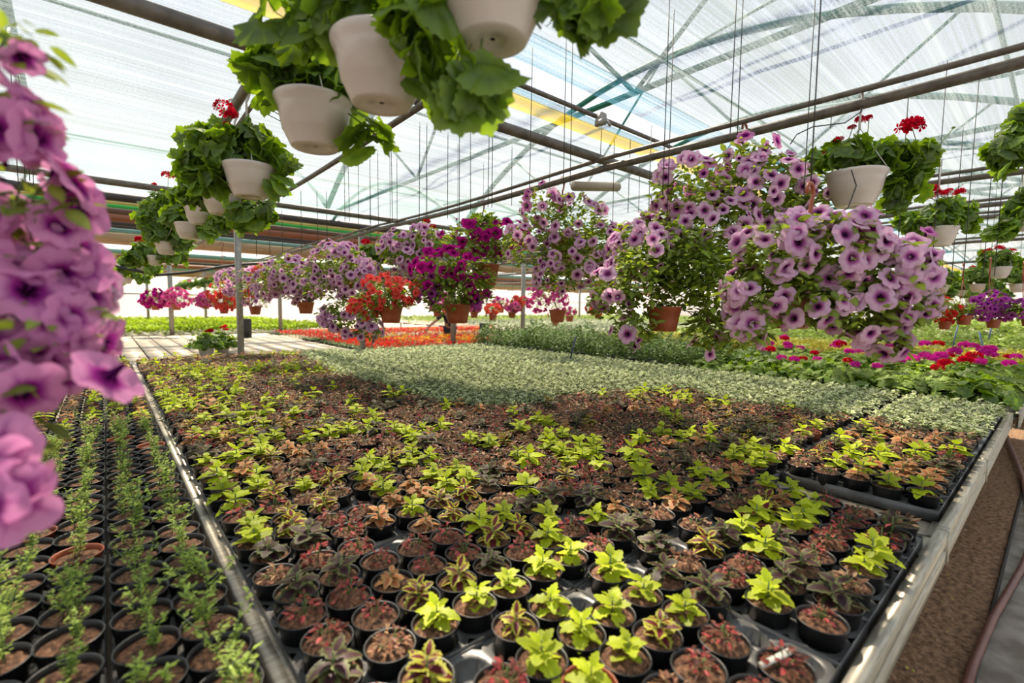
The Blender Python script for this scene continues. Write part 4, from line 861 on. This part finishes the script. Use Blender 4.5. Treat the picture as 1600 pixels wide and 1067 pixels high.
gwhite('white pot half hidden below and behind the red bloomed one, fifth in row', (347, 316, 66), 2.6, [(315, 305, 26), (385, 335, 26), (410, 330, 22), (300, 290, 22), (360, 290, 24)], 130, k=.085, top=(.575, 3.0, 2.62))
gwhite('white pot sixth in the row, leaves to its left', (312, 337, 48), 3.1, [(292, 320, 22), (330, 350, 16), (285, 305, 16), (350, 345, 16)], 100, k=.085, top=(.575, 3.6, 2.62))
gwhite('white pot seventh in the row, small, behind trailing leaves', (295, 361, 44), 3.6, [(298, 342, 20), (272, 335, 20), (325, 362, 14), (318, 350, 14)], 110, k=.09, top=(.575, 4.1, 2.62))
gwhite('white pot under a tall bushy geranium with a single red bloom on a stalk', (260, 388, 36), 4.3, [(262, 325, 30), (240, 345, 24), (280, 340, 22), (250, 365, 24), (285, 375, 18), (232, 325, 12)], 340, [(263, 275, 10, CRIMSON), (241, 288, 4, CRIMSON), (218, 375, 8, CRIMSON)], .09, top=(.575, 5.0, 2.62))
gwhite('white pot ninth in the row, leaves spreading on both sides', (243, 407, 28), 5.6, [(225, 392, 20), (210, 402, 16), (275, 398, 18), (258, 398, 14)], 200, k=.10, top=(.575, 6.6, 2.62))
gwhite('white pot tenth in the row, near its far end', (222, 418, 22), 6.9, [(207, 410, 16), (240, 418, 12), (195, 418, 12)], 140, k=.10, top=(.575, 8.4, 2.62))
gwhite('farthest white pot at the end of the row, under light green leaves', (196, 437, 24), 8.2, [(190, 428, 15), (206, 424, 12), (183, 440, 10), (222, 432, 12)], 160, k=.10, top=(.575, 10.2, 2.62))
for q in range(7):
    x = 282+q*14; y = 447-q*2.2
    gwhite('far low white pot in the line before the back wall, %s from the left' % nth(q+1), (x, y+6, 9), 14, [(x-3, y, 6), (x+4, y, 6)], 45, [(x, y-5, 3, CRIMSON)] if q % 2 else [], .13, hang=False, group='far low white geranium pots')
# geraniums at the right
GR = 'geranium baskets at the right'
gwhite('white bowl geranium basket with a large red bloom, right of the lilac petunias', (1336, 296, 96), 2.45, [(1320, 240, 30), (1290, 245, 24), (1360, 245, 30), (1400, 250, 34), (1430, 255, 30), (1410, 290, 30), (1400, 315, 18), (1450, 240, 20), (1345, 258, 24)], 200, [(1425, 199, 20, CRIMSON), (1346, 188, 10, CRIMSON), (1332, 200, 7, CRIMSON), (1358, 184, 6, CRIMSON), (1310, 219, 8, CRIMSON), (1287, 240, 4, CRIMSON), (1490, 200, 3, GERL)], .085, top=at_ax(1346, 152, 0, 2.95), group=GR)
gwhite('white pot geranium with red clusters, below and right of the large red bloom', (1468, 370, 58), 3.4, [(1440, 345, 24), (1475, 340, 28), (1500, 345, 22), (1420, 350, 16), (1515, 330, 12), (1480, 325, 20)], 230, [(1456, 298, 12, CRIMSON), (1470, 303, 9, CRIMSON), (1482, 300, 8, CRIMSON), (1500, 301, 9, CRIMSON), (1452, 309, 8, CRIMSON)], .085, top=at_t(1470, 255, 3.4), group=GR)
gwhite('white pot geranium cut by the right edge, upper one', (1608, 245, 52), 2.6, [(1570, 235, 26), (1590, 205, 22), (1600, 185, 20), (1575, 255, 20)], 120, [], .095, top=at_t(1610, 95, 2.6), group=GR)
gwhite('white pot geranium cut by the right edge, lower one', (1600, 352, 38), 3.6, [(1572, 355, 18), (1590, 330, 22), (1560, 362, 12), (1600, 310, 16)], 150, [(1590, 314, 4, CRIMSON)], .085, top=at_t(1600, 250, 3.6), group=GR)
gwhite('small white pot geranium with red blooms, in the far right rows', (1561, 426, 38), 5.6, [(1545, 405, 15), (1565, 402, 16), (1582, 408, 14)], 160, [(1544, 393, 7, CRIMSON), (1562, 388, 7, CRIMSON), (1580, 394, 8, CRIMSON)], .08, top=at_t(1561, 340, 5.6), group=GR)
for q, (x, y, w, tt, fl) in enumerate(((1470, 452, 26, 7, 1), (1527, 450, 26, 7, 1), (1590, 450, 28, 6.6, 0), (1475, 470, 18, 9, 1), (1500, 458, 18, 10, 1), (1550, 460, 18, 9.5, 0), (1568, 470, 15, 11, 1), (1515, 470, 15, 11.5, 0))):
    b = [(x-w*.4, y-w*.7, w*.5), (x+w*.4, y-w*.7, w*.5), (x, y-w*.9, w*.45)]
    gwhite(['front left', 'front middle', 'front right', 'left end of the second line', 'second line beside the left end', 'second line near the right', 'last line on the right', 'last line in the middle'][q].join(('small white geranium pot in the distant right rows, ', '')), (x, y, w), tt, b, 120, [(x-w*.3, y-w*1.2, w*.2, CRIMSON)] if fl else [], .11, hang=False, group='distant white geranium pots')
# red geraniums among the petunias
basket('geranium_basket', 'red geranium basket behind the top of the lilac petunias by the long pipe', GR, (580, 420, 26, 'terra'), 5.6, [(572, 400, 20), (590, 395, 16), (580, 410, 16)], 200, (), 'ger', .085, heads=[(571, 379, 8, CRIMSON), (583, 384, 6, CRIMSON)], hang=False)
basket('geranium_basket', 'small red geranium at the hook above the middle lilac petunias', GR, (668, 378, 24, 'terra'), 5.4, [(668, 366, 12), (676, 370, 10)], 90, (), 'ger', .07, heads=[(667, 347, 7, CRIMSON), (676, 355, 7, CRIMSON)], hang=False)
basket('geranium_basket', 'light green leafy basket top showing above the magenta petunias', GR, (755, 372, 26, 'terra'), 4.9, [(748, 346, 14), (764, 348, 13)], 120, (), 'ger', .075, lm=LIMEHEDGE, hang=False)
# potted red geraniums on the far boards
def bench_geranium(name, label, x, y, z, R, nl, heads, hm, k=.07, group=None, pot='white', seed=0, lm=None):
    rs = np.random.default_rng(seed); o = thing(name, label, 'potted plant', (x, y, z), 0, group); g, H = pot_shape('white' if pot == 'white' else 'terra', R*.9 if pot == 'white' else R*.8); obj('pot', mesh('pot', g, WHITEP if pot == 'white' else (TERRA if pot == 'terra' else BLACKP)), o)
    u = rs.normal(size=(nl, 3)); u[:, 2] = np.abs(u[:, 2])*.8; u /= np.linalg.norm(u, axis=1, keepdims=True); P = u*R*rs.uniform(.5, 1, (nl, 1))+np.array([0, 0, H*.9])
    gg = join(*[inst(GLEAF[i], Rn((u*.7+np.array([0, 0, .6])+rs.normal(size=(nl, 3))*.35)[i::3], rs.uniform(0, 6, len(P[i::3]))), P[i::3], rs.random(len(P[i::3])), k*rs.uniform(.7, 1.3, len(P[i::3]))) for i in range(3)])
    obj('foliage', mesh('foliage', gg, lm or GERL), o)
    for i in range(heads):
        a = rs.uniform(0, 6.28); q = np.array([math.cos(a)*R*.7*rs.random(), math.sin(a)*R*.7*rs.random(), H*.9+R*rs.uniform(.9, 1.25)]); f = obj('flower_head', head_mesh(hm if not isinstance(hm, list) else hm[i % len(hm)], i % 3), o, tuple(q)); s = R*rs.uniform(.14, .2); f.scale = (s, s, s)
        obj('flower_stalk', mesh('flower_stalk', tube([(0, 0, H), tuple(q)], .003, 5), STEMM), o)
    return o
for px, Y, lab in ((322, 9.1, 'left one of the two leafy red geraniums standing on the cream boards'), (347, 9.3, 'right one of the two leafy red geraniums standing on the cream boards')):
    p = at_ax(px, 540, 1, Y); bench_geranium('potted_geranium', lab, p[0], Y, ZB, .27, 120, 3, CRIMSON, .11, 'red geraniums on the cream boards', seed=px)

# strings hanging from the frame
ST = [(1047, 0, 300, 5.5), (1152, 0, 205, 3.0), (1162, 0, 205, 3.0), (1275, 0, 300, 1.9), (895, 60, 285, 4.0), (885, 55, 285, 4.05), (832, 80, 290, 6), (718, 180, 350, 5.5), (765, 170, 322, 5.2), (770, 170, 322, 5.2), (656, 195, 340, 6), (667, 195, 345, 6.2),
      (538, 260, 345, 7), (544, 260, 345, 7.2), (560, 255, 350, 8), (578, 250, 350, 8), (590, 240, 350, 8.2), (611, 225, 345, 8), (1420, 140, 440, 5), (1530, 120, 430, 5.2), (1505, 200, 440, 7), (1480, 100, 420, 6.5), (1555, 200, 430, 7), (1575, 180, 430, 7.5), (1300, 170, 200, 4), (940, 200, 270, 6), (1018, 200, 330, 6), (960, 220, 380, 6.5), (985, 220, 330, 6.8), (1000, 250, 330, 7),
      (13, 60, 300, 3), (30, 120, 280, 3.2), (38, 150, 280, 3.4), (48, 180, 290, 3.6), (398, 240, 400, 7), (470, 300, 395, 8), (495, 300, 390, 8), (510, 300, 385, 8), (420, 320, 400, 9), (440, 330, 398, 9), (620, 250, 350, 7), (700, 210, 340, 7), (735, 200, 330, 7), (800, 230, 320, 7), (860, 230, 300, 6.5)]
for x, y0, y1, t in ST:
    y0 = y0 if y0 > 5 else -25; t = (3.0-CAM[2])/ray(x, y0)[2]; a = at_t(x, y0, t); bq = at_t(x, y1, t); top = 3.02
    bot = max(.9, bq[2]); tag(obj('hanging_string', mesh('hanging_string', tube([(0, 0, 0), (random.uniform(-.01, .01), 0, bot-top)], .0042 if t > 5 else .003 if t > 3 else .0022, 5), WIRE), None, (a[0], a[1], top)), 'thin dark string hanging straight down from the roof frame', 'string', 'thin strings hanging from the roof')
for px, t, ya, yb, tilt in ((1530, 8, 518, 572, .10), (1497, 9, 508, 545, -.05), (1550, 9, 508, 530, -.05), (900, 6.6, 525, 570, -.04)):
    a = at_t(px, ya, t); c = at_t(px+(yb-ya)*(.25 if tilt > 0 else -.25), yb, t)
    wire_thing('plant_cane', {1530: 'blue slanting cane among the yellow green plants', 1497: 'grey-blue cane left of the slanting blue one, farther back', 1550: 'short grey-blue cane farthest right among green plants', 900: 'dark blue cane standing in the pale variegated field'}[px], 'cane', [a, c], .012, plain('blue_cane', (.10, .16, .32) if px != 900 else (.03, .05, .10)))
wire_thing('drip_tube', 'thin black drip tube curving from the pipe to the white bowl basket', 'tube', [at_t(x, y, 2.4) for x, y in ((1352, 152), (1345, 175), (1320, 192), (1270, 198), (1245, 210), (1235, 225))], .003, WIRE)
wire_thing('drip_tube', 'thin black drip tube looping over the white bowl pot', 'tube', [at_t(x, y, 2.28) for x, y in ((1330, 265), (1338, 290), (1325, 325), (1300, 338), (1268, 345))], .003, WIRE)
wire_thing('drip_tube', 'thin black drip tubes looping beside the third white pot', 'tube', [at_t(x, y, 2.0) for x, y in ((400, 140), (403, 160), (425, 172), (450, 188), (440, 190), (410, 175), (393, 160))], .002, WIRE)

# lamp or fan housing by the second hook
p = at_t(935, 292, 4.6); tag(obj('pipe_bracket', mesh('pipe_bracket', tube([(-.35, .0, -.05), (.3, 0, .05)], .045, 10), plain('grey_housing', (.35, .30, .24), .5)), None, tuple(p)), 'beige tubular housing fixed behind the long pipe by the middle lilac basket', 'housing')

# ---------------------------------------------------------------- far beds
def scatter(name, label, cat, polys, z0, z1, n, size, m, g0=None, front=None):
    """a mass of leaves over rectangles (x0,x1,y0,y1)"""
    gs = []; g0 = g0 or DIAM; ar = np.array([(p[1]-p[0])*(p[3]-p[2]) for p in polys]); ar = ar/ar.sum()
    for p, a in zip(polys, ar):
        k = max(10, int(n*a)); x = RNG.uniform(p[0], p[1], k); y = RNG.uniform(p[2], p[3], k)
        hz = .5+.25*np.sin(x*9+y*3)+.25*np.sin(y*8-x*2); z = z0+(z1-z0)*(.45+.55*hz*RNG.random(k)**.4)
        edge = RNG.random(k) < .25; z = np.where(edge, RNG.uniform(z0, z1, k), z)
        gs.append(inst(g0, Rax(RNG.uniform(0, 6.28, k), RNG.uniform(-.4, .9, k), RNG.uniform(-.6, .6, k)), np.stack([x, y, z], -1), RNG.random(k), size*RNG.uniform(.6, 1.3, k)))
    return tag(obj(name, mesh(name, join(*gs), m)), label, cat, kind='stuff')
scatter('leafy_hedge', 'dense bright green planting before the white back wall', 'plants', [(-9, 5.9, 15.6, 17.4)], .72, .92, 16000, .10, LIMEHEDGE)
scatter('leafy_hedge', 'back part of the bright green planting below the white wall', 'plants', [(-9, 5.9, 17.6, 26.9)], .72, .92, 16000, .14, LIMEHEDGE)
scatter('silver_plants', 'far field of silvery pale plants beyond the red bed', 'plants', [(12.2, 22, 8.5, 19.9), (8.3, 11.9, 8.5, 11.2)], .70, .86, 14000, .12, SILVL)
scatter('green_plants', 'distant light green planting beyond the silvery field', 'plants', [(12.3, 39, 20, 27.9), (22.1, 39, 11.6, 20)], .72, .86, 15000, .2, leafm('pale_green_leaf', [(0, (.26, .38, .09)), (1, (.36, .46, .14))], .3, .03, .6, 1.2))
scatter('green_plants', 'strip of yellow green planting beyond the bushy green plants', 'plants', [(22.1, 30, 8.5, 11.5)], .8, .95, 5000, .12, LIMEHEDGE)
scatter('green_plants', 'wide field of mid green plants behind the yellow ones on the right', 'plants', [(12.3, 20, -2.4, 8)], .70, .98, 16000, .11, GREENF)
scatter('green_plants', 'farthest green planting on the right below the hanging pots', 'plants', [(20.3, 45, -6, 7.9)], .8, 1.05, 12000, .22, GREENF)

# flower bed beyond the long bench
BEG = {}
def bed_plant(m, seed, nf=7):
    rs = np.random.default_rng(seed); n = 46; az = rs.uniform(0, 6.28, n); q = .10*np.sqrt(rs.random(n)); T = np.stack([q*np.cos(az), q*np.sin(az), .05+.09*rs.random(n)*(1-q/.2)], -1)
    g = inst(SLEAF, Rax(az, rs.uniform(-.3, .7, n), rs.uniform(-.5, .5, n)), T, rs.random(n), rs.uniform(.03, .055, n)).mat(1)
    k = nf*2; az = rs.uniform(0, 6.28, k); q = .085*np.sqrt(rs.random(k)); F = inst(FLORET, Rn(np.stack([np.cos(az)*q*6, np.sin(az)*q*6, np.ones(k)], -1)+rs.normal(size=(k, 3))*.4, rs.uniform(0, 6, k)), np.stack([q*np.cos(az), q*np.sin(az), .13+.05*rs.random(k)], -1), rs.random(k), rs.uniform(.020, .030, k))
    return mesh('bed_flower', join(F, g, lathe([(.04, 0), (.055, .07)], 8, True, True).mat(2)), [m, BUSHL, BLACKP])
for nm, m in (('red', REDF), ('yellow', YELP), ('coral', CORAL)): BEG[nm] = [bed_plant(m, s+len(nm)*9) for s in range(3)]
bp = []
for x in np.arange(3.85, 11.9, .21):
    for y in np.arange(8.4, 15.2, .21):
        q = proj((x, y, .8))
        if q[0] < 400 or q[0] > 790 or (q[0] > 770 and y > 9): continue
        if (y < 11.8 and x > 8.2) or 11.47 < y < 11.97: continue
        u = rr.random(); front = y < 8.4+.9
        kind = 'red' if x < 4.6 else ('yellow' if u < (.45 if 9.0 < y < 12 and x > 5 else .12) else 'red' if u < .85 else 'coral')
        bp.append((math.hypot(x, y), x+rr.uniform(-.03, .03), y+rr.uniform(-.03, .03), kind))
bp.sort(); nfar = bp[300:]
for d, x, y, kind in bp[:300]:
    tag(obj('bed_flower', BEG[kind][rr.randrange(3)], None, (x, y, .62), rr.uniform(0, 6)), '%s flowering plant in the massed flower bed beyond the long bench' % kind, 'bedding flower', '%s flowers of the far bed' % kind)
def mass_bed(ps):
    gs = []
    for ki, m in (('red', REDF), ('yellow', YELP), ('coral', CORAL)):
        P = np.array([(x, y, .62) for d, x, y, k in ps if k == ki]); n = len(P)
        if not n: continue
        k = n*6; a = RNG.uniform(0, 6.28, k); g = inst(FLORET, Rn(RNG.normal(size=(k, 3))*.4+np.array([0, 0, 1]), a), np.repeat(P, 6, 0)+np.stack([RNG.uniform(-.1, .1, k), RNG.uniform(-.1, .1, k), RNG.uniform(.12, .18, k)], -1), RNG.random(k), RNG.uniform(.025, .038, k)); gs.append(g.mat({'red': 0, 'yellow': 1, 'coral': 2}[ki]))
        k = n*14; gs.append(inst(SLEAF, Rax(RNG.uniform(0, 6.28, k), RNG.uniform(-.2, .7, k), 0), np.repeat(P, 14, 0)+np.stack([RNG.uniform(-.1, .1, k), RNG.uniform(-.1, .1, k), RNG.uniform(.03, .12, k)], -1), RNG.random(k), RNG.uniform(.04, .06, k)).mat(3))
    return tag(obj('bed_flower', mesh('bed_flower', join(*gs), [REDF, YELP, CORAL, BUSHL])), 'far part of the red and yellow flower bed', 'bedding flower', kind='stuff')
mass_bed(nfar)

# bushy green plants behind the pale field, geraniums at the bench end
BUSH = []
for s in range(4):
    rs = np.random.default_rng(s+300); n = 420; u = rs.normal(size=(n, 3)); u[:, 2] = np.abs(u[:, 2])*1.1; u /= np.linalg.norm(u, axis=1, keepdims=True); P = u*np.array([.19, .19, .36])*rs.uniform(.45, 1, (n, 1))+np.array([0, 0, .05])
    BUSH.append(mesh('green_bush', join(inst(SLEAF, Rax(np.arctan2(u[:, 1], u[:, 0])+rs.uniform(-.8, .8, n), rs.uniform(-.2, 1.1, n), rs.uniform(-.5, .5, n)), P, rs.random(n), rs.uniform(.03, .055, n)), lathe([(.07, 0), (.09, .10)], 10, True, True).mat(1)), [BUSHL, BLACKP]))
    
bl = [(x, y) for x in np.arange(5.75, 7.2, .34) for y in np.arange(3.0, 7.9, .34)]
for i, (x, y) in enumerate(bl):
    row = int(round((x-5.75)/.34))+1; cl = int(round((7.9-y)/.34))
    tag(obj('green_bush', BUSH[i % 4], None, (x+rr.uniform(-.04, .04), y+rr.uniform(-.04, .04), ZB), rr.uniform(0, 6), rr.uniform(.9, 1.45)), 'bushy dark green daisy plant, %s row behind pale field, %s from flower bed' % (nth(row), nth(cl+1)), 'green plant', 'bushy green plants behind the pale field')
GH = []
def small_ger(hm, seed, nh=2, nl=70, nopot=False):
    rs = np.random.default_rng(seed); R = .17; u = rs.normal(size=(nl, 3)); u[:, 2] = np.abs(u[:, 2])*.9; u /= np.linalg.norm(u, axis=1, keepdims=True); P = u*R*rs.uniform(.4, 1, (nl, 1))+np.array([0, 0, .07])
    gg = inst(GLEAF[seed % 3], Rn(u*.6+np.array([0, 0, .7])+rs.normal(size=(nl, 3))*.35, rs.uniform(0, 6, nl)), P, rs.random(nl), .07*rs.uniform(.7, 1.3, nl)); hd = []; 
    for i in range(nh): a = rs.uniform(0, 6); hd.append((math.cos(a)*R*.6, math.sin(a)*R*.6, R*1.25+.07))
    return mesh('foliage', gg, GREENF if seed % 2 else GERL), hd, hm
GV = [small_ger(HOTP, 0, 2), small_ger(HOTP, 1, 0), small_ger(CRIMSON, 3, 1), small_ger(HOTP, 5, 0), small_ger(HOTP, 7, 0), small_ger(HOTP, 9, 1), small_ger(REDF, 4, 0), small_ger(REDF, 11, 0)]
POTG = mesh('pot', lathe([(.06, 0), (.085, .10), (.088, .105), (.08, .10), (0, .095)], 16, True), BLACKP)
i = 0
for x in np.arange(5.66, 8.5, .27):
    for y in np.arange(.42, 2.95, .27):
        fo, hd, hm = GV[rr.randrange(8)]; i += 1; row = int(round((x-5.66)/.27))+1; cl = int(round((y-.42)/.27))+1
        look = {'hot_pink_petal': 'hot pink', 'crimson_petal': 'crimson', 'red_petal': 'red'}[hm.name] if hd else 'flowerless'
        o = thing('potted_geranium', '%s geranium at bench end, %s row behind pale plants, %s from the rail' % (look, nth(row), nth(cl)), 'geranium', (x+rr.uniform(-.04, .04), y+rr.uniform(-.04, .04), ZB), rr.uniform(0, 6), 'geraniums at the bench end', rr.uniform(1.0, 1.5))
        obj('pot', POTG, o); obj('foliage', fo, o, (0, 0, 0))
        for k, h in enumerate(hd): f = obj('flower_head', head_mesh(hm, k), o, h); f.scale = (.05,)*3
# yellow plants in terracotta pots
YM = []
for s in range(3):
    rs = np.random.default_rng(s+400); n = 60; az = rs.uniform(0, 6.28, n); q = .12*np.sqrt(rs.random(n))
    YM.append(mesh('foliage', inst(SLEAF, Rax(az, rs.uniform(-.2, .9, n), rs.uniform(-.5, .5, n)), np.stack([q*np.cos(az), q*np.sin(az), .13+.10*rs.random(n)], -1), rs.random(n), rs.uniform(.05, .08, n)), YELF))
POTY = mesh('pot', lathe([(.075, 0), (.105, .13), (.115, .135), (.115, .16), (.10, .16), (.09, .14), (0, .135)], 18, True), plain('orange_terracotta', (.55, .14, .05), .5))
for x in np.arange(9.55, 12.2, .30):
    for y in np.arange(-.4, 7.8, .30):
        row = int(round((x-9.55)/.30))+1; cl = int(round((y+.4)/.30))+1
        o = thing('potted_yellow_plant', 'yellow green plant in orange terracotta pot, %s row, %s from the right end' % (nth(row), nth(cl)), 'yellow plant', (x+rr.uniform(-.02, .02), y+rr.uniform(-.02, .02), .66), rr.uniform(0, 6), 'yellow green plants in terracotta pots')
        obj('pot', POTY, o); obj('foliage', YM[rr.randrange(3)], o)

# hose on the walkway
hp = [(1566, 668), (1572, 680), (1582, 705), (1590, 725), (1598, 745), (1606, 790), (1612, 850), (1598, 885), (1575, 925), (1552, 965), (1535, 1005), (1520, 1040), (1508, 1080)]
hpz = [at_z(x, y, .035) for x, y in hp]
wire_thing('garden_hose', 'reddish brown garden hose lying along the grey walkway', 'hose', hpz, .017, plain('hose_rubber', (.20, .085, .065), .45, nscale=9, c2=(.13, .05, .04)), n=10)

# worker bending over behind the flower bed
def worker():
    b0 = at_ax(703, 505, 1, 11.72); bx, by = b0[0], b0[1]; left = -_R; fwd = -np.array([_f[0], _f[1], 0]); fwd /= np.linalg.norm(fwd)
    def W_(l, f, z): return tuple(left*l+fwd*f+np.array([0, 0, z]))
    o = thing('person', 'person in dark clothes bending over the far flower bed, arm reaching down', 'person', (bx, by, 0))
    def skin(name, V, Ed, Rr, m, root=0):
        me = bpy.data.meshes.new(name); me.from_pydata([Vector(v) for v in V], Ed, []); ob = obj(name, me, o); sk = ob.modifiers.new('skin', 'SKIN'); ob.modifiers.new('sub', 'SUBSURF').levels = 1; ob.modifiers['sub'].render_levels = 1
        for i, r in enumerate(Rr): me.skin_vertices[0].data[i].radius = (r, r)
        me.skin_vertices[0].data[root].use_root = True; me.materials.append(m); return ob
    SK = plain('skin', (.50, .27, .18), .5); DC = plain('dark_cloth', (.025, .022, .045), .8); HR = plain('dark_hair', (.02, .012, .01), .6)
    # body: pelvis, spine, chest, neck, head, arms with hands, legs with feet
    V = [W_(0, 0, .92), W_(0, .10, 1.12), W_(.02, .24, 1.30), W_(.03, .33, 1.40), W_(.04, .40, 1.50), W_(.18, .27, 1.33), W_(.34, .34, 1.14), W_(.52, .42, .98), W_(.58, .45, .92), W_(-.16, .25, 1.32), W_(-.22, .36, 1.10), W_(-.20, .50, .98), W_(-.19, .55, .93), W_(.10, 0, .86), W_(.12, .06, .48), W_(.13, -.02, .08), W_(.14, .14, .04), W_(-.10, 0, .86), W_(-.12, .06, .48), W_(-.13, -.02, .08), W_(-.14, .14, .04)]
    Ed = [(0, 1), (1, 2), (2, 3), (3, 4), (2, 5), (5, 6), (6, 7), (7, 8), (2, 9), (9, 10), (10, 11), (11, 12), (0, 13), (13, 14), (14, 15), (15, 16), (0, 17), (17, 18), (18, 19), (19, 20)]
    skin('body', V, Ed, [.13, .13, .14, .055, .095, .06, .045, .036, .04, .06, .045, .036, .04, .085, .06, .04, .035, .085, .06, .04, .035], SK)
    S = [0, 1, 2, 5, 6, 9, 10]; skin('shirt', [V[i] for i in S], [(0, 1), (1, 2), (2, 3), (3, 4), (2, 5), (5, 6)], [.145, .145, .155, .075, .058, .075, .058], DC)
    S = [0, 13, 14, 15, 17, 18, 19]; skin('trousers', [V[i] for i in S], [(0, 1), (1, 2), (2, 3), (0, 4), (4, 5), (5, 6)], [.15, .10, .075, .055, .10, .075, .055], DC)
    skin('hair', [W_(.04, .36, 1.54), W_(.04, .42, 1.57), W_(.04, .30, 1.50)], [(0, 1), (0, 2)], [.10, .085, .08], HR)
    for k in range(5):
        a = (k-2)*.022; skin('finger', [W_(.58+a*.5, .45, .91), W_(.60+a, .47, .86), W_(.60+a, .46, .83)], [(0, 1), (1, 2)], [.010, .009, .008], SK)
worker()
